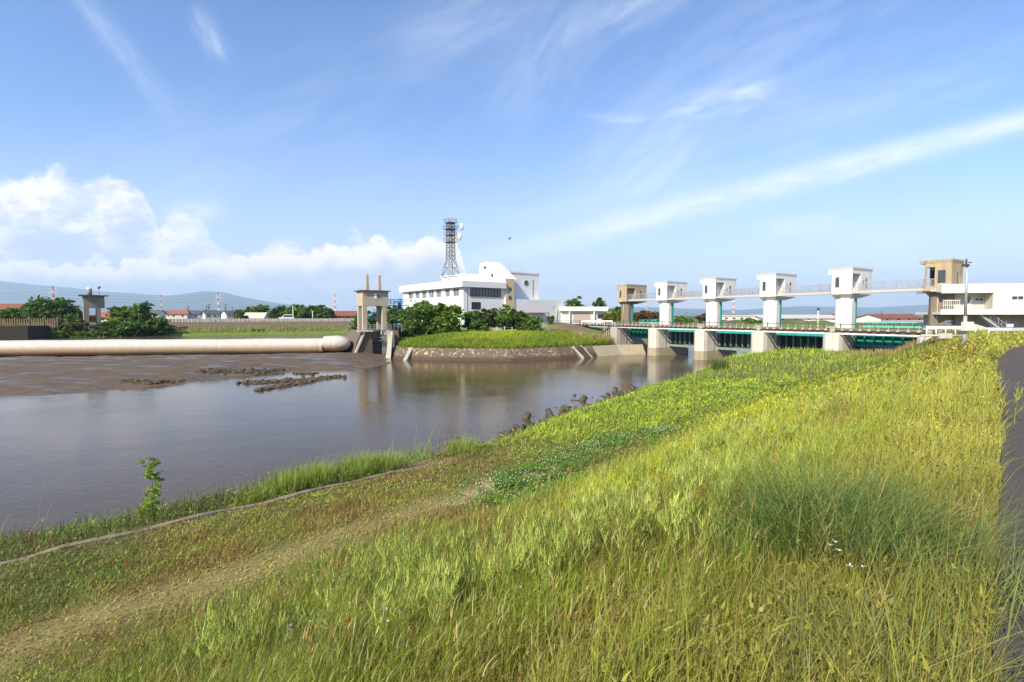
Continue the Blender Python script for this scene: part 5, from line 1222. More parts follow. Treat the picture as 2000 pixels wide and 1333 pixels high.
# dry reeds near the bridge ends
def reeds(px, py, n, spx, spy, Hh, c, label, wd=.04):
    p_ = hit(px, py); x = p_.x + rng.normal(0, spx, n); y = p_.y + rng.normal(0, spy, n)
    tag(blades('dry_reeds', np.stack([x, y, ground_h(x, y) - .05], 1), Hh * rng.uniform(.6, 1.2, n), np.full(n, wd), rng.uniform(0, 6.28, n), rng.uniform(.05, .5, n), np.array(c) * rng.uniform(.7, 1.3, (n, 1)), segs=2), label, 'reeds', kind='stuff')
reeds(1750, 690, 1500, 3.4, .9, .75, (.33, .25, .13), 'dry beige reeds in front of the nearest gate')
p_ = atY(1165, 655, 97); x = p_.x + rng.normal(0, 2.2, 1400); y = p_.y + rng.normal(0, 1.2, 1400)
tag(blades('dry_reeds', np.stack([x, y, ground_h(x, y)], 1), 1.6 * rng.uniform(.6, 1.2, 1400), np.full(1400, .09), rng.uniform(0, 6.28, 1400), rng.uniform(.05, .5, 1400), np.array((.34, .25, .14)) * rng.uniform(.7, 1.3, (1400, 1)), segs=2), 'dry beige reeds on the island bank beside the bridge end', 'reeds', kind='stuff')

# ================================================================ TREES AND SHRUBS
def leaf_cloud(name, blobs_, n, ls, col, parent, jit=.35, flat=.75, seed=0, gaps=.0):
    """leaf clumps spread through a set of ellipsoids (cx,cy,cz,rx,ry,rz)"""
    B = np.array(blobs_, float); vol = B[:, 3] * B[:, 4] * B[:, 5]; K = max(14, n // 26)
    bi = rng.choice(len(B), K, p=vol / vol.sum()); d = rng.normal(size=(K, 3)); d /= np.linalg.norm(d, axis=1)[:, None]; rr_ = rng.uniform(.35, 1.0, K) ** .45
    cc = B[bi, :3] + d * rr_[:, None] * B[bi, 3:]; cr = B[bi, 3:].mean(1) * rng.uniform(.20, .40, K)
    ci = rng.integers(0, K, n); g_ = rng.normal(size=(n, 3)) * np.array((1, 1, flat * .7)); P = cc[ci] + g_ * cr[ci][:, None] * .75
    light = rng.uniform(1 - jit, 1 + jit, K)[ci] * rng.uniform(.75, 1.3, n)
    C = np.array(col) * light[:, None] * (1 + rng.normal(0, .06, (n, 3)))
    a = rng.normal(size=(n, 3)); a[:, 2] = np.abs(a[:, 2]) + .25; a /= np.linalg.norm(a, axis=1)[:, None]
    t1 = np.cross(a, rng.normal(size=(n, 3))); t1 /= np.linalg.norm(t1, axis=1)[:, None]; t2 = np.cross(a, t1)
    s1 = ls * rng.uniform(.6, 1.35, n)[:, None]; s2 = s1 * rng.uniform(.45, .8, n)[:, None]
    V = np.stack([P - t1 * s1, P - t2 * s2, P + t1 * s1, P + t2 * s2], 1).reshape(-1, 3)
    return np_mesh(name, V, np.arange(n * 4), np.full(n, 4), M['leaf'], parent, np.repeat(C, 4, 0))
def crown_blobs(w_, d_, h_, z0, k, cone=0.0, seed=1):
    r_ = random.Random(seed); o = [(0, 0, z0 + h_ * .5, w_ * .36, d_ * .36, h_ * .40)]
    for i_ in range(k):
        f_ = r_.uniform(.08, .92); a = r_.uniform(0, 6.283); prof = math.sin(math.pi * (.12 + .80 * f_)) ** .7 * (1 - cone * f_)
        rad = r_.uniform(.15, .26); o.append((math.cos(a) * w_ * .5 * prof * .72, math.sin(a) * d_ * .5 * prof * .72, z0 + h_ * f_, w_ * rad, d_ * rad, h_ * rad * .72))
    return o
def tree(px, yt, Yd, wpx, label, col, name='tree', cat='tree', group=None, z0=None, skirt=.25, n=2200, ls=None, k=16, cone=0.0, seed=1, dx=0, trunk=True, zsink=.1):
    x = (px - 1000) / F * Yd; zb_ = gh(x, Yd) - zsink if z0 is None else z0; zt_ = EYE + (617 - yt) / F * Yd; H_ = zt_ - zb_; w_ = wpx / F * Yd
    t = thing(name, (x, Yd, zb_), seed * .7, label, cat, group); cb0 = H_ * skirt
    if trunk:
        m_ = MB(); r0 = max(.08, H_ * .028); top_ = Vector((.05 * w_, 0, cb0 + (H_ - cb0) * .45)); m_.tube((0, 0, -.3), (0, 0, cb0 + .2), r0 * 1.25, r0, 8); m_.tube((0, 0, cb0 + .2), top_, r0, r0 * .45, 7)
        r_ = random.Random(seed)
        for i_ in range(6):
            a = i_ * 1.05 + r_.random(); z_ = cb0 + (H_ - cb0) * r_.uniform(.0, .35); m_.tube((0, 0, z_), (math.cos(a) * w_ * .3, math.sin(a) * w_ * .3, z_ + H_ * .22), r0 * .45, r0 * .15, 5)
        m_.build('trunk', M['bark'], t)
    leaf_cloud('crown', crown_blobs(w_, w_ * .85, H_ - cb0, cb0, k, cone, seed), int(n * 1.7), ls or Yd * .0030, col, t)
    return t
TG = 'trees in front of the control building'
DKG = (.075, .145, .026); MDG = (.11, .195, .032); BUG = (.145, .24, .038); YEL = (.24, .27, .03); OLB = (.12, .12, .035)
tree(822, 592, 99.5, 92, 'wide dense green tree at the left end of the island hedge, the largest there', MDG, group=TG, skirt=.02, n=5200, k=26, seed=3)
tree(868, 597, 98, 66, 'round dense green tree just right of the largest hedge tree', BUG, group=TG, skirt=.02, n=3800, k=20, seed=4)
tree(785, 604, 106, 56, 'green tree between the blue stair tower and the largest hedge tree', MDG, group=TG, skirt=.05, n=2600, seed=5)
tree(742, 601, 122, 60, 'green tree seen through the legs of the tan lock tower', DKG, group='trees behind the lock', skirt=.05, n=2400, seed=6)
tree(703, 606, 126, 46, 'green tree left of the tan lock tower legs', DKG, group='trees behind the lock', skirt=.05, n=2000, seed=7)
tree(768, 600, 118, 40, 'green tree behind the blue stair column', MDG, group='trees behind the lock', skirt=.05, n=1800, seed=8)
tree(922, 606, 102, 36, 'small slim dark tree before the dark porch of the control building', DKG, group=TG, skirt=.2, n=1500, seed=9)
tree(955, 604, 103.5, 42, 'brownish green tree under the ribbon window', (.085, .10, .028), group=TG, skirt=.2, n=1700, seed=10)
tree(985, 601, 104, 48, 'green tree in front of the beige stair strip', MDG, group=TG, skirt=.15, n=2200, seed=11)
tree(1015, 605, 103, 46, 'green tree right of the beige stair strip', DKG, group=TG, skirt=.12, n=2000, seed=12)
tree(1040, 617, 101, 38, 'low leafy bush tree at the right end of the island hedge', BUG, group=TG, skirt=.05, n=1700, seed=13)
tree(935, 622, 100.5, 50, 'low dark bush behind the thin fence on the island', DKG, 'bush', 'bush', TG, skirt=.0, n=1500, seed=14, trunk=False)
tree(1075, 618, 116, 14, 'small dark clipped bush by the wing of the control building', DKG, 'bush', 'bush', TG, skirt=.0, n=500, seed=16, trunk=False)
# cloud-pruned pine
x = (1044 - 1000) / F * 108; t = thing('clipped_pine', (x, 108, gh(x, 108)), 0, 'small cloud pruned pine with layered pads before the wing wall', 'tree', TG); m_ = MB(); m_.tube((0, 0, -.2), (.1, 0, 3.2), .12, .05); m_.build('trunk', M['bark'], t)
leaf_cloud('crown', [(-.5, 0, 1.2, .5, .4, .12), (.5, 0, 1.5, .5, .4, .12), (-.4, 0, 1.9, .5, .4, .12), (.35, 0, 2.3, .45, .35, .12), (-.1, 0, 2.8, .4, .3, .12), (.1, 0, 3.2, .3, .25, .12)], 900, .09, (.025, .06, .02), t)
BG_ = 'trees behind the control building and bridge'
tree(1122, 584, 165, 46, 'rounded green tree standing above the garage roof', MDG, group=BG_, z0=5.5, skirt=.2, n=1500, seed=17)
tree(1168, 583, 170, 26, 'taller narrow green tree behind the right end of the garage', DKG, group=BG_, z0=5.5, skirt=.2, n=1000, seed=18)
for i_, (px, yt, wp) in enumerate(((1182, 607, 16), (1192, 605, 15), (1203, 606, 15), (1213, 607, 14))):
    tree(px, yt, 132, wp, ('yellow green conical conifer nearest the garage', 'yellow conical conifer, second from the garage', 'yellow green conifer, third from the garage', 'yellow green conifer beside the far brown tower')[i_], YEL if i_ < 2 else (.16, .22, .03), 'conifer', 'tree', 'row of yellow green conifers', z0=5.4, skirt=.02, n=700, ls=.22, cone=.6, seed=20 + i_)
tree(1207, 595, 140, 24, 'dark rounded tree rising behind the yellow conifers', DKG, group=BG_, z0=5.4, skirt=.1, n=1100, seed=25)
tree(1262, 609, 150, 40, 'reddish brown bush tree between the two farthest towers', (.14, .085, .03), group=BG_, z0=5.4, skirt=.05, n=1200, seed=26)
tree(1240, 609, 158, 22, 'sparse bare twiggy tree right of the far brown tower', (.10, .07, .05), group=BG_, z0=5.4, skirt=.1, n=350, seed=27)
tree(1288, 611, 160, 22, 'olive bush left of the first white tower', OLB, group=BG_, z0=5.4, skirt=.05, n=600, seed=28)
tree(1335, 620, 150, 46, 'low green bush behind the bridge between first and second white towers', BUG, 'bush', 'bush', BG_, z0=5.2, skirt=0, n=900, seed=29, trunk=False)
tree(1372, 614, 155, 26, 'brown twiggy bush tree left of the second white tower', (.12, .09, .06), group=BG_, z0=5.2, skirt=.05, n=600, seed=30)
tree(1468, 624, 150, 36, 'low green bush right of the second white tower', BUG, 'bush', 'bush', BG_, z0=5.2, skirt=0, n=500, seed=31, trunk=False)
FB = 'trees on the far bank'
tree(112, 584, 128, 92, 'big dark round tree left of the green stained bank tower', DKG, group=FB, skirt=.04, n=4600, k=26, seed=40)
tree(78, 590, 135, 44, 'dark flat topped tree touching the big round tree', DKG, group=FB, skirt=.05, n=1800, seed=41)
tree(40, 602, 132, 56, 'low wide green tree in front of the red roof', MDG, group=FB, skirt=.03, n=2200, seed=42)
tree(5, 604, 130, 40, 'green tree at the far left edge below the mountains', MDG, group=FB, skirt=.03, n=1500, seed=43)
tree(150, 598, 134, 30, 'green tree just left of the green stained bank tower', MDG, group=FB, skirt=.05, n=1300, seed=44)
tree(135, 620, 113, 56, 'pale green rounded shrub below the big dark tree', (.12, .15, .04), 'shrub', 'shrub', 'shrubs on the far bank', skirt=0, n=2400, seed=45, trunk=False)
tree(170, 641, 110, 50, 'low green shrub at the foot of the bank tower', BUG, 'shrub', 'shrub', 'shrubs on the far bank', skirt=0, n=1600, seed=46, trunk=False)
tree(110, 643, 108, 40, 'low bright green shrub behind the dam, leftmost of its row', BUG, 'shrub', 'shrub', 'shrubs on the far bank', skirt=0, n=1300, seed=47, trunk=False)
tree(208, 628, 117, 30, 'dark shrub right of the bank tower legs', DKG, 'shrub', 'shrub', 'shrubs on the far bank', skirt=0, n=1200, seed=48, trunk=False)
tree(238, 600, 122, 48, 'light green tree right of the bank tower, the taller of the pair', BUG, group=FB, skirt=.03, n=2200, seed=49)
tree(272, 596, 122, 50, 'light green tree with a round head, second right of the bank tower', MDG, group=FB, skirt=.03, n=2400, seed=50)
tree(262, 628, 118, 70, 'wide dark shrub under the pair of light green trees', DKG, 'shrub', 'shrub', 'shrubs on the far bank', skirt=0, n=2400, seed=51, trunk=False)
tree(310, 622, 121, 50, 'dark green shrub at the left end of the pale levee wall', MDG, 'shrub', 'shrub', 'shrubs on the far bank', skirt=0, n=1600, seed=52, trunk=False)
tree(468, 612, 142, 34, 'round green bush overhanging the far concrete bank', MDG, 'shrub', 'shrub', 'shrubs on the far bank', z0=3.6, skirt=0, n=1400, seed=53, trunk=False)
tree(505, 645, 133, 22, 'small bush at the foot of the far concrete bank', MDG, 'shrub', 'shrub', 'shrubs on the far bank', skirt=0, n=500, seed=54, trunk=False)
FM = 'grove beyond the far levee'
for i_, (px, yt, wp, c, l_) in enumerate(((478, 606, 40, OLB, 'olive coloured low tree at the left end of the grove'), (505, 598, 46, MDG, 'green domed tree, second from the left in the grove'), (545, 600, 52, (.07, .12, .03), 'bluish green domed tree in the left middle of the grove'), (575, 597, 50, BUG, 'lighter green tree in the middle of the grove'), (605, 598, 56, DKG, 'dark domed tree right of the middle of the grove'), (632, 603, 44, DKG, 'dark sloping tree at the right end of the grove'))):
    tree(px, yt, 205, wp, l_, c, group=FM, z0=4.6, skirt=.02, n=2000, k=14, seed=60 + i_)
# leafy sapling and its neighbours at the water edge
p_ = shore(285, .9); t = thing('leafy_sapling', p_, 0, 'slim bright leafy sapling standing alone at the water edge', 'sapling'); H_ = 1.95
m_ = MB(); m_.tube((0, 0, -.1), (.02, .0, H_ * .95), .014, .006, 6); m_.build('stem', M['bark'], t)
leaf_cloud('leaves', [(rng.normal(0, .08), rng.normal(0, .08), z_, .13 + .12 * rng.random(), .2, .13) for z_ in np.linspace(.25, 1.8, 9)] + [(-.1, 0, 1.88, .26, .24, .13)], 2100, .036, (.22, .34, .04), t, jit=.25)
# ================================================================ SHORE TETRAPODS AND RUBBLE
def tetra_mesh(r0=.34, r1=.25, L=.92):
    m_ = MB(); 
    for d_ in ((0, 0, 1), (.943, 0, -.333), (-.471, .816, -.333), (-.471, -.816, -.333)):
        d_ = Vector(d_); m_.tube(d_ * .02, d_ * (L * .92), r0, r1, 14); m_.tube(d_ * (L * .92), d_ * L, r1, r1 * .86, 14)
    m_.sphere((0, 0, 0), r0 * .98, 14, 8); return m_
tb = None; TL = []
spots = [(1023, 815, 'standing alone in the water, farthest out to the left'), (1050, 830, 'upright just off the grass, right of the lone one'), (1034, 838, 'dark, low at the grass edge'), (1022, 846, 'lowest large one touching the grass'), (1068, 832, 'pale topped, tallest one by the grass'), (1080, 820, 'leaning beside the pale topped one'), (1100, 795, 'big one tilted in the water at the middle of the row'), (1094, 810, 'half sunk below the big tilted one'), (1076, 806, 'low flat one in the water, mid row'), (1126, 798, 'round headed one right of the big tilted one'), (1114, 810, 'lying toward the grass below the round headed one'), (1146, 808, 'lying on the mud strip by the grass'), (1133, 780, 'small round one out in the water'), (1118, 770, 'tiny tip showing farthest out in mid row'), (1153, 775, 'tiny flat tip beside the small round one'), (1166, 792, 'lying low against the long mud strip'), (1183, 774, 'upright one left of the lying pair'), (1200, 780, 'long one lying on the mud strip'), (1200, 764, 'round one out in the water near the lying pair'), (1232, 762, 'dark cluster left one'), (1232, 772, 'pale faced one under the dark cluster'), (1256, 756, 'low wide one out in the water at the far row'), (1256, 764, 'small round tip below the low wide one'), (1276, 758, 'upright one starting the far group'), (1285, 754, 'second one in the far group'), (1296, 756, 'third one in the far group'), (1312, 757, 'last low one of the far group'), (996, 852, 'thin dark stub left of the large ones'), (984, 857, 'small dark stub, second thin one'), (1000, 848, 'twin dark stub close to the lowest large one'), (940, 868, 'tiny dark stub near the thin grass tussock'), (960, 863, 'tiny dark stub between two others at the shore')]
for i_, (px, py, l_) in enumerate(spots):
    big_ = i_ < 27; p_ = at(px, py + 3, 0.0); sc_ = (.88 if big_ else .5) * rng.uniform(.85, 1.15); 
    if i_ in (13, 14, 22): sc_ = .55
    t = tb if tb is None else None
    if tb is None: tb = tetra_mesh().build('tetrapod', M['tetra']); o = tb
    else: o = dup(tb)
    tag(o, ('brown concrete tetrapod ' + l_) if True else '', 'tetrapod', 'tetrapods along the near shore'); zf_ = gh(p_.x, p_.y)
    o.location = (p_.x, p_.y, max(-.30, min(zf_ + .12, .22))); o.rotation_euler = (rng.uniform(-.4, 1.6), rng.uniform(-1.4, 1.4), rng.uniform(0, 6.28)); o.scale = (sc_,) * 3
xr, yr = [], []
for i_ in range(70):
    t_ = rng.uniform(15, 60); s_ = float(s_water(t_)) + rng.uniform(.1, 1.7); x, y = xy_of(s_, t_); o = dup(tb); sc_ = rng.uniform(.35, .7)
    tag(o, 'small dark concrete tetrapod half hidden in the row at the grass edge', 'tetrapod', 'tetrapods along the near shore'); o.location = (x, y, rng.uniform(-.12, .08)); o.rotation_euler = (rng.uniform(0, 3.1), rng.uniform(0, 3.1), rng.uniform(0, 6.28)); o.scale = (sc_,) * 3
def rubble(pts, n, w_, s0, label):
    m_ = MB(); P = [at(*q_) for q_ in pts]
    for _ in range(int(n * 2.2)):
        f_ = rng.uniform(0, len(P) - 1.001); i_ = int(f_); c = P[i_].lerp(P[i_ + 1], f_ - i_); c = c + Vector((rng.normal(0, w_ * .6), rng.normal(0, w_ * 1.15), 0)); s_ = s0 * .8 * (.28 + 1.0 * rng.random() ** 3)
        b = len(m_.v); m_.sphere((0, 0, 0), 1, 6, 4); k_ = np.array(m_.v[b:]); k_ *= rng.uniform(.5, 1.35, (len(k_), 1)); k_ *= np.array((s_ * rng.uniform(.8, 1.6), s_, s_ * rng.uniform(.5, .9)))
        zz_ = max(0.0, float(mud_at(c.x, c.y))); k_ += np.array((c.x, c.y, zz_ + s_ * .12)); m_.v[b:] = [tuple(q_) for q_ in k_]
    for i_ in range(len(m_.sm)): m_.sm[i_] = False
    tag(m_.build('rubble', M['rock'], fix=False), label, 'rubble', kind='stuff')
def mud_at(x, y):
    i_ = int(round((x + 120) / .45)); j_ = int(round((y - 36) / .45))
    return mz[i_, j_] if 0 <= i_ < mz.shape[0] and 0 <= j_ < mz.shape[1] else -1
rk = MB()
for _ in range(420):
    t_ = rng.uniform(14.5, 62); s_ = float(s_water(t_)) + rng.normal(.35, .45); x, y = xy_of(s_, t_); q_ = .07 + .24 * rng.random() ** 2; b = len(rk.v)
    rk.sphere((0, 0, 0), 1, 7, 5); k_ = np.array(rk.v[b:]); k_ *= rng.uniform(.6, 1.25, (len(k_), 1)); k_ *= np.array((q_ * rng.uniform(.9, 1.7), q_, q_ * rng.uniform(.6, 1.1))); k_ += np.array((x, y, max(gh(x, y), -.05) + q_ * .2)); rk.v[b:] = [tuple(a) for a in k_]
M['rock_wet'] = mat('wet_dark_rock', (0.060, 0.044, 0.030), 0.55, 0.3, 2.5, bump=0.6, bscale=8)
tag(rk.build('shore_stones', M['rock_wet'], fix=False), 'low dark wet stones strewn between the tetrapods along the shore', 'stones', kind='stuff')
rubble([(240, 753), (300, 752), (350, 748)], 90, .35, .32, 'brown rubble ridge at the left edge of the mud bank')
rubble([(385, 735), (430, 733), (500, 731), (545, 727)], 150, .6, .35, 'brown rubble along the edge of the mud bank')
rubble([(580, 729), (612, 731)], 30, .5, .33, 'small heap of rubble off the mud bank')
rubble([(475, 748), (520, 748), (560, 744), (610, 742), (670, 736)], 200, .5, .36, 'long dark rubble bar rising from the river')
rubble([(505, 763), (540, 757), (580, 750), (610, 745)], 110, .4, .36, 'shorter rubble spur in front of the long rubble bar')
# ================================================================ FAR BANK TOWER
bt0 = atY(186, 640, 121); bz = gh(bt0.x, bt0.y); bt = thing('bank_tower', (bt0.x, bt0.y, bz), R(44), 'green stained concrete tower with flat dark roof on the far bank behind the dam', 'gate tower')
M['mossy'] = mat('mossy_concrete', (0.27, 0.235, 0.18), 0.9, 0.12, 1.3, 0.5, (0.07, 0.08, 0.05), 0.3, 12)
def bh(py): return EYE + (617 - py) / F * bt0.y - bz
m_ = MB(); zc0, zc1 = bh(602), bh(579)
m_.box(-2.1, 1.9, -1.9, 1.9, zc0, zc1); m_.build('cabin', M['mossy'], bt, bevel=.03)
m_ = MB(); m_.box(-2.1, -1.1, -1.9, 1.9, -2.0, zc0); m_.build('leg', M['mossy'], bt)
m_ = MB(); m_.box(.3, 1.1, -1.9, -1.1, -2.0, zc0); m_.build('leg', M['mossy'], bt); m_ = MB(); m_.box(.3, 1.1, 1.0, 1.8, -2.0, zc0); m_.build('leg', M['mossy'], bt)
m_ = MB(); m_.box(-1.09, .29, -1.2, -.9, .6, 1.1); m_.build('cross_beam', M['mossy'], bt)
m_ = MB(); m_.box(-2.9, 2.7, -2.7, 2.7, zc1, zc1 + .2); m_.build('roof', M['conc_dark'], bt)
m_ = MB(); m_.box(-2.13, -2.101, -.5, .1, zc1 - 1.5, zc1 - .5); m_.build('window', M['dark'], bt); m_ = MB(); m_.box(-.6, .2, -1.93, -1.901, zc1 - 1.4, zc1 - .6); m_.build('window', M['glass'], bt)
m_ = MB(); m_.tube((-.8, -.2, zc1 + .2), (-.8, -.2, bh(567)), .5, n=16); cy_ = m_.build('vent_cylinder', M['mossy'], bt); m_ = MB(); m_.tube((-.8, -.2, bh(567)), (-.8, -.2, bh(563.5)), .52, n=16); m_.build('cap', M['frame_white'], cy_)
m_ = MB(); m_.bar((1.0, -.6, zc1 + .2), (1.0, -.6, bh(564)), .08); m_.tube((.8, -.6, bh(564)), (1.2, -.8, bh(561)), .22, .3, n=8); m_.build('loudspeaker', M['rust'], bt)
M['black_conc'] = mat('near_black_concrete', (0.045, 0.036, 0.028), 0.85, 0.2, 1.5, 0.4, (0.02, 0.018, 0.015))  # near-black concrete with still darker vertical streaks
# walls and fence on the far bank
pw = [atY(-120, 662, 98), atY(0, 660, 99), atY(55, 660, 101)]
o = thing('bank_wall', (pw[0].x, pw[0].y, 0), 0, 'dark concrete river wall under the fence at the far left', 'retaining wall'); L = [Vector((q_.x - pw[0].x, q_.y - pw[0].y, 0)) for q_ in pw]
m_ = MB()
for a, c in zip(L[:-1], L[1:]):
    m_.add([(a.x, a.y, 1), (c.x, c.y, 1), (c.x, c.y, 5.35), (a.x, a.y, 5.35), (a.x, a.y + 5, 1), (c.x, c.y + 5, 1), (c.x, c.y + 5, 5.35), (a.x, a.y + 5, 5.35)], [(0, 1, 2, 3), (3, 2, 6, 7), (1, 5, 6, 2), (0, 3, 7, 4)])
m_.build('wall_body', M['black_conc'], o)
fa, fb_ = atY(-120, 637, 101), atY(112, 634.5, 106); f0 = Vector((fa.x, fa.y, 5.35)); fn = thing('picket_fence', f0, 0, 'brown picket fence on the river wall at the far left', 'fence'); dv = Vector((fb_.x - fa.x, fb_.y - fa.y, 0)); n = int(dv.length / .42)
m_ = MB()
for i_ in range(n + 1): p_ = dv * (i_ / n); m_.box(p_.x - .11, p_.x + .11, p_.y - .03, p_.y + .03, -.4, 1.55)
m_.build('pickets', M['board'], fn); m_ = MB(); m_.bar((0, .08, .4), dv + Vector((0, .08, .4)), .08); m_.bar((0, .08, 1.2), dv + Vector((0, .08, 1.2)), .08); m_.build('rail', M['board'], fn)
for i_ in range(9): p_ = dv * (i_ / 8); m_ = MB(); m_.box(p_.x - .15, p_.x + .15, p_.y + .13, p_.y + .35, -.5, 1.75); m_.build('post', M['board'], fn)
# white parapet on the far levee
def fbp(px, d):   # the point of the line at distance d behind the shoreline, seen at px
    k = (px - 1000) / F; nx, ny = FBN; c = nx * FB0[0] + ny * FB0[1] + d; Yv = c / (nx * k + ny); return Vector((k * Yv, Yv, 0))
a, c = fbp(316, 12.6), fbp(694, 12.6); o = thing('levee_parapet', (a.x, a.y, 5.7), 0, 'long pale parapet wall on top of the far levee beyond the dam', 'wall'); d_ = c - a
m_ = MB(); m_.bar((0, 0, .45), d_ + Vector((0, 0, .45)), .2, 1.0); m_.build('wall_body', M['conc_pier'], o)
m_ = MB(); n = 70
for i_ in range(n + 1): p_ = d_ * (i_ / n); m_.box(p_.x - .06, p_.x + .06, p_.y - .18, p_.y - .11, -.3, 1.0)
m_.build('post', M['conc'], o); 
a2, c2 = fbp(318, 11.4), fbp(690, 11.4); o = thing('levee_fence', (a2.x, a2.y, 5.6), 0, 'thin dark post fence before the pale parapet on the far levee', 'fence'); d2 = c2 - a2; m_ = MB()
for i_ in range(41): p_ = d2 * (i_ / 40); m_ = MB(); m_.bar(p_, p_ + Vector((0, 0, 1.0)), .06); m_.build('post', M['dark_steel'], o)
0; m_ = MB(); m_.bar((0, 0, .95), d2 + Vector((0, 0, .95)), .035); m_.bar((0, 0, .55), d2 + Vector((0, 0, .55)), .035); m_.build('wire', M['dark_steel'], o)
for i_, (px, pt) in enumerate(((573, 599), (611, 608))):
    p_ = fbp(px, 13.6); t = thing('lamp_post', (p_.x, p_.y, 5.5), 0, ('taller pale post before the grove on the far levee', 'shorter pale post at the right part of the grove on the far levee')[i_], 'lamp post', 'pale posts on the far levee')
    H_ = EYE + (617 - pt) / F * p_.y - 5.5; m_ = MB(); m_.tube((0, 0, -.3), (0, 0, H_), .11, .08); m_.build('pole', M['frame_white'], t); m_ = MB(); m_.box(-.22, .22, -.12, .12, H_ - .25, H_ + .05); m_.build('lamp_head', M['steel'], t)
# fence on the island
fi0, fi1 = atY(912, 640, 99.0), atY(1000, 640, 99.5); z_ = (gh(fi0.x, fi0.y) + gh(fi1.x, fi1.y)) / 2
o = thing('wire_fence', (fi0.x, fi0.y, z_), 0, 'thin pale post fence in front of the island trees', 'fence'); d_ = Vector((fi1.x - fi0.x, fi1.y - fi0.y, 0)); 
for i_ in range(7): p_ = d_ * (i_ / 6); m_ = MB(); m_.bar(p_ - Vector((0, 0, .6)), p_ + Vector((0, 0, 1.55)), .09); m_.build('post', M['frame_white'], o)
m_ = MB()
for h_ in (.5, 1.0, 1.45): m_.bar((0, 0, h_), d_ + Vector((0, 0, h_)), .025)
m_.build('wire', M['steel'], o)
fi0, fi1 = atY(1046, 630, 104), atY(1135, 633, 104); o = thing('yard_fence', (fi0.x, fi0.y, 5.5), 0, 'low mesh fence along the levee yard left of the bridge end', 'fence'); d_ = Vector((fi1.x - fi0.x, fi1.y - fi0.y, 0)); m_ = MB()
for i_ in range(26): p_ = d_ * (i_ / 25); m_.bar(p_, p_ + Vector((0, 0, 1.0)), .05)
for h_ in (.5, 1.0): m_.bar((0, 0, h_), d_ + Vector((0, 0, h_)), .05)
m_.build('rails', M['dark_steel'], o)
# stone steps in the pitched slope beside the bridge
q_ = atY(1092, 640, 99); o = thing('stone_stair', (q_.x, q_.y, gh(q_.x, q_.y)), R(18), 'dark flight of steps in the brown stone bank left of the bridge', 'steps'); m_ = MB()
for i_ in range(9): yy = -2.4 + i_ * .55; m_.box(-.9, .9, yy, yy + .6, -1.6, max(-1.2, -1.0 + i_ * .24))
m_.build('treads', M['conc_dark'], o)
# ================================================================ CARS
def car(loc, rz, label, body, h_=1.75, van=True):
    t = thing('parked_car' if not van else 'white_van', loc, rz, label, 'car' if not van else 'van'); L = 4.3
    prof = [(-L / 2, .35), (-L / 2 + .05, .95), (-L / 2 + .9, 1.02), (-L / 2 + 1.45, h_ - .08), (-L / 2 + 1.8, h_), (L / 2 - .35, h_), (L / 2 - .08, 1.0), (L / 2, .9), (L / 2, .35)]
    m_ = MB(); m_.extr(prof, 'y', -.85, .85); m_.build('body', body, t, bevel=.06)
    m_ = MB(); m_.extr([(-L / 2 + 1.15, 1.06), (-L / 2 + 1.6, h_ - .14), (L / 2 - .5, h_ - .14), (L / 2 - .28, 1.06)], 'y', -.865, -.852); m_.build('side_window', M['glass'], t)
    for x in (-1.3, 1.3):
        for sy in (-.8, .62):
            m_ = MB(); m_.tube((x, sy, .33), (x, sy + .2, .33), .33, n=14); w2 = m_.build('wheel', M['tyre'], t); m_ = MB(); m_.tube((x, sy - .01, .33), (x, sy - .002, .33), .18, n=10); m_.build('rim', M['steel'], w2)
    m_ = MB(); m_.box(-L / 2 - .02, -L / 2 + .03, -.7, -.45, .7, .85); m_.build('headlight', M['frame_white'], t); m_ = MB(); m_.box(-L / 2 - .02, -L / 2 + .03, .45, .7, .7, .85); m_.build('headlight', M['frame_white'], t); return t
p_ = fbp(560, 15.2); car((p_.x, p_.y, gh(p_.x, p_.y) + .25), math.atan2(FBD[1], FBD[0]), 'white van driving on the far levee road before the grove', M['car'], 1.85)
# ================================================================ PYLONS AND POLES
def pylon_mesh(H_, t, wh=M['pyl_white'], rd=M['pyl_red']):
    """lattice tower with a splayed base, banded red and white, three cross arms"""
    red = MB(); whi = MB(); nb = 8; W_ = lambda f: .085 * H_ * (1 - f) ** 1.35 * .5 + .011 * H_ 
    for b_ in range(nb):
        m_ = red if b_ % 2 == 1 or b_ == nb - 1 else whi
        f0, f1 = b_ / nb, (b_ + 1) / nb; z0, z1 = f0 * H_, f1 * H_; w0, w1 = W_(f0), W_(f1); th_ = H_ * .007
        C0 = [Vector((sx * w0, sy * w0, z0)) for sx, sy in ((-1, -1), (1, -1), (1, 1), (-1, 1))]; C1 = [Vector((sx * w1, sy * w1, z1)) for sx, sy in ((-1, -1), (1, -1), (1, 1), (-1, 1))]
        for i_ in range(4): m_.bar(C0[i_], C1[i_], th_); m_.bar(C0[i_], C1[(i_ + 1) % 4], th_ * .6); m_.bar(C0[(i_ + 1) % 4], C1[i_], th_ * .6); m_.bar(C1[i_], C1[(i_ + 1) % 4], th_ * .6)
    whi.build('lattice', wh, t); red.build('red_band', rd, t); a = MB()
    for f_, l_ in ((.66, .13), (.78, .115), (.9, .10)):
        z_ = f_ * H_; a.bar((-H_ * l_, 0, z_), (H_ * l_, 0, z_), H_ * .008); a.bar((-H_ * l_, 0, z_), (0, 0, z_ + H_ * .035), H_ * .005); a.bar((H_ * l_, 0, z_), (0, 0, z_ + H_ * .035), H_ * .005)
    a.build('cross_arm', wh, t)
py0 = None
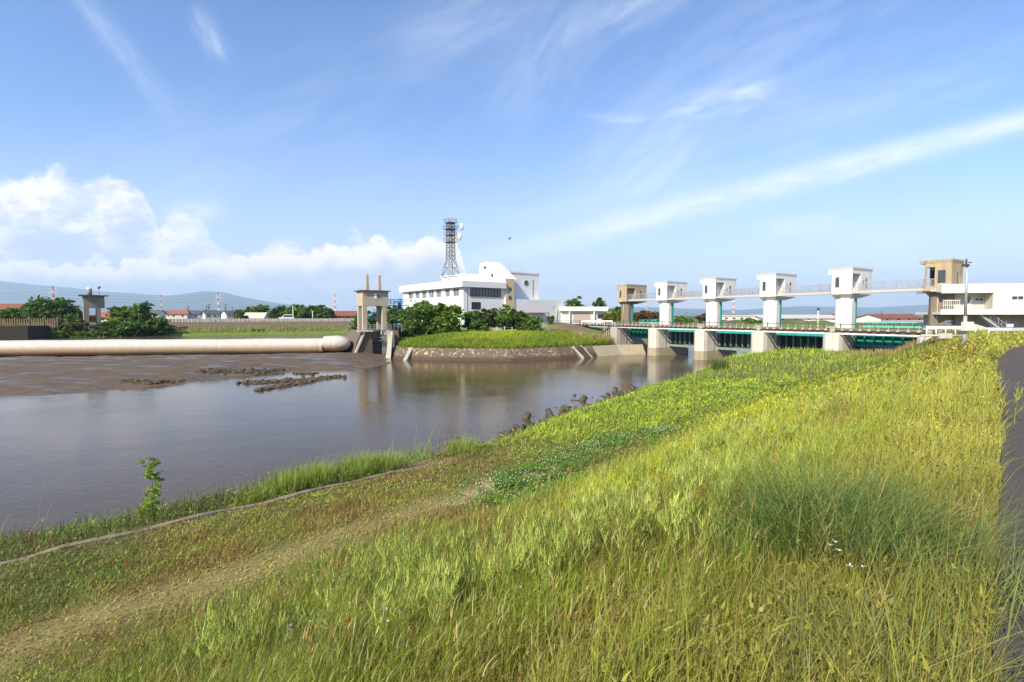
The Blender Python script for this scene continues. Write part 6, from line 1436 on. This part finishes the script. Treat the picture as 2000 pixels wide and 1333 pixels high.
for px, yt, Yd, l_, rz in ((107, 559, 800, 'red and white lattice pylon above the big dark tree at far left', .3), (317, 576, 1050, 'thin pale pylon between the bank tower and the banded pylon', .5), (428, 571, 850, 'red and white banded pylon before the mountain, above the far levee', .2), (655, 575, 900, 'red and white pylon just left of the tan lock tower', .1),
                           (1262, 590, 1250, 'faint pylon between the two farthest hoist towers', .4), (1432, 582, 620, 'large red and white pylon between the second and third white towers', .2)):
    x = (px - 1000) / F * Yd; z_ = gh(x, Yd) - .5; H_ = EYE + (617 - yt) / F * Yd - z_
    if py0 is None:
        py0 = thing('pylon', (x, Yd, z_), rz, l_, 'pylon', 'power pylons on the plain'); pylon_mesh(H_, py0); HB = H_
    else: dup(py0, None, l_, (x, Yd, z_), rz, H_ / HB)
up0 = None
for px, yt, Yd, l_ in ((292, 592, 260, 'dark utility pole with crossarm above the light green trees'), (405, 598, 240, 'first of two utility poles before the banded pylon'), (410, 594, 300, 'second utility pole close to the banded pylon'), (442, 594, 330, 'utility pole right of the banded pylon'), (268, 592, 300, 'utility pole with double crossarm right of the bank tower'), (369, 598, 280, 'utility pole above the left part of the pale parapet'), (455, 600, 320, 'short utility pole at the left end of the grove'), (1721, 608, 220, 'utility pole between the largest white tower and the near brown tower'), (1340, 610, 400, 'faint utility pole right of the first white tower')):
    x = (px - 1000) / F * Yd; z_ = gh(x, Yd) - .3; H_ = EYE + (617 - yt) / F * Yd - z_
    if up0 is None:
        up0 = thing('utility_pole', (x, Yd, z_), .3, l_, 'utility pole', 'utility poles on the plain'); HU = H_
        m_ = MB(); m_.tube((0, 0, 0), (0, 0, H_), .20, .14); m_.build('pole', M['dark_steel'], up0); m_ = MB(); m_.bar((-1.6, 0, H_ - .5), (1.6, 0, H_ - .5), .16); m_.bar((-1.2, 0, H_ - 1.5), (1.2, 0, H_ - 1.5), .14); m_.tube((.45, 0, H_ - 3), (.45, 0, H_ - 2), .3); m_.build('cross_arm', M['dark_steel'], up0)
    else: dup(up0, None, l_, (x, Yd, z_), .4 + px * .01, H_ / HU)
p_ = atY(1597, 640, 75); t = thing('lamp_post', (p_.x, p_.y, 5.0), 0, 'pale pole with dark round lamp behind the bridge between the third and largest white towers', 'lamp post'); H_ = EYE + (617 - 604) / F * 75 - 5.0
m_ = MB(); m_.tube((0, 0, -2), (0, 0, H_ - .2), .05); m_.build('pole', M['frame_white'], t); m_ = MB(); m_.sphere((0, 0, H_), .22); m_.build('lamp_head', M['dark_steel'], t)
# power lines across the left sky above the mountains
wl = thing('power_lines', ((107 - 1000) / F * 800, 800, 36), 0, 'thin sagging power lines from the left edge to the banded pylon', 'power line'); base = Vector(wl.location)
ends = [((-400 - 1000) / F * 700, 700, 34), ((107 - 1000) / F * 800, 800, 40), ((428 - 1000) / F * 850, 850, 36)]
for dz in (0, 5, 10):
    m_ = MB()
    for a, c in zip(ends[:-1], ends[1:]):
        pts = []; 
        for i_ in range(13): f_ = i_ / 12; pts.append(Vector(a).lerp(Vector(c), f_) - base + Vector((0, 0, dz - 9 * 4 * f_ * (1 - f_))))
        m_.path(pts, .12, 4)
    m_.build('cable', M['dark_steel'], wl)
# ================================================================ FAR BUILDINGS
def house(px, Yd, w_, d_, eave, ridge_, label, wall, roof, rz=0.2, name='house', wins=3, group='houses on the plain', flat=False):
    x = (px - 1000) / F * Yd; z_ = (gh(x, Yd) - .2) if Yd < 190 else 4.2; t = thing(name, (x, Yd, z_), rz, label, 'house' if name == 'house' else 'building', group)
    m_ = MB()
    if flat: m_.box(-w_ / 2, w_ / 2, -d_ / 2, d_ / 2, 0, eave)
    else: m_.box(-w_ / 2, w_ / 2, -d_ / 2, d_ / 2, 0, eave); m_.extr([(-d_ / 2, eave), (0, ridge_ - .1), (d_ / 2, eave)], 'x', -w_ / 2, w_ / 2)
    m_.build('wall', wall, t)
    m_ = MB()
    if flat: m_.box(-w_ / 2 - .3, w_ / 2 + .3, -d_ / 2 - .3, d_ / 2 + .3, eave, ridge_)
    else: m_.extr([(-d_ / 2 - .6, eave - .35), (0, ridge_), (d_ / 2 + .6, eave - .35), (d_ / 2 + .6, eave - .1), (0, ridge_ + .25), (-d_ / 2 - .6, eave - .1)], 'x', -w_ / 2 - .6, w_ / 2 + .6)
    m_.build('roof', roof, t)
    for i_ in range(wins): c = -w_ / 2 + w_ * (i_ + .5) / wins; m_ = MB(); m_.box(c - .7, c + .7, -d_ / 2 - .05, -d_ / 2 - .01, eave * .55, eave * .8); m_.build('window', M['glass'], t)
    return t
WW, CR = M['white_clean'], M['cream']
house(38, 150, 11, 8, 4.2, 6.6, 'house with dark red tiled roof behind the trees at far left', CR, M['roof_red'], .15)
house(208, 165, 4, 5, 2.8, 4.2, 'small orange red roofed shed right of the bank tower', CR, M['rust'], .2, 'shed', 1)
house(172, 135, 3.2, 3, 2.2, 3.2, 'small rust red container seen behind the bank tower legs', M['rust'], M['rust'], .2, 'shed', 1, flat=True)
hl = [(300, 330, 12, WW, M['roof_dark'], 'white house with dark roof, leftmost of the distant town'), (328, 380, 10, CR, M['roof_dark'], 'cream distant house left of the utility poles'), (352, 350, 11, CR, M['rust'], 'distant house with orange brown roof'), (378, 360, 9, WW, M['roof_dark'], 'small white distant house with bright gable'), (392, 420, 12, WW, M['roof_dark'], 'white distant house just left of the banded pylon'), (412, 340, 8, WW, M['roof_dark'], 'small bright white distant house below the banded pylon'), (436, 400, 12, CR, M['roof_dark'], 'cream distant house right of the banded pylon'), (450, 370, 9, WW, M['roof_dark'], 'small white distant house near the grove'), (312, 450, 14, CR, M['roof_dark'], 'larger cream distant house far behind the left row')]
for i_, (px, Yd, w_, wl_, rf_, l_) in enumerate(hl): house(px, Yd, w_, 8, 4.6, 7.0, l_, wl_, rf_, .1 + .13 * i_, wins=2)
house(500, 175, 7, 5, 2.4, 4.0, 'low beige hut between trees of the grove on the far plain', CR, M['grey_trim'], .1, 'shed', 1)
house(655, 215, 19, 9, 3.4, 5.2, 'low rusty brown shed right of the grove, left of the lock tower', M['rust'], M['roof_red'], .1, 'shed', 3)
house(1432, 240, 16, 8, 2.9, 3.4, 'beige flat building right of the second white tower', CR, M['cream'], .1, 'office_block', 4, flat=True)
house(1545, 250, 42, 16, 2.2, 3.6, 'long low white warehouse between the third and largest white towers', WW, M['grey_trim'], .1, 'warehouse', 6)
house(1738, 236, 31, 12, 2.2, 3.9, 'red roofed long shed between the largest white tower and the near brown tower', WW, M['roof_red'], .35, 'shed', 4)
house(1632, 255, 16, 10, 2.4, 4.0, 'shed with rusty roof left of the largest white tower shaft', WW, M['roof_red'], .2, 'shed', 3)
# a bird high over the control building
q_ = atY(995, 467, 70); bd = thing('flying_bird', q_, .4, 'tiny dark bird flying above the control building', 'bird'); m_ = MB(); m_.sphere((0, 0, 0), .12, 8, 6, (1.8, .7, .7)); m_.add([(0, 0, .02), (.12, .45, .16), (-.1, .45, .16)], [(0, 1, 2)]); m_.add([(0, 0, .02), (.12, -.45, .16), (-.1, -.45, .16)], [(0, 1, 2)]); m_.build('body', M['dark'], bd)
# ================================================================ HAZE
HZ = MB(); HZ.box(-19000, 19000, -300, 14500, -25, 760)
hm = bpy.data.materials.new('haze_air'); hm.use_nodes = True; t = NT(hm.node_tree); t.n.clear(); out = t.node('ShaderNodeOutputMaterial'); pv = t.node('ShaderNodeVolumePrincipled')
pv.inputs['Color'].default_value = (.60, .78, 1.0, 1); pv.inputs['Density'].default_value = 0.9e-4; pv.inputs['Anisotropy'].default_value = 0.1; t.l.new(pv.outputs[0], out.inputs['Volume'])
hz_o = HZ.build('haze', hm); tag(hz_o, 'pale blue air haze over the plain', 'haze', kind='stuff')
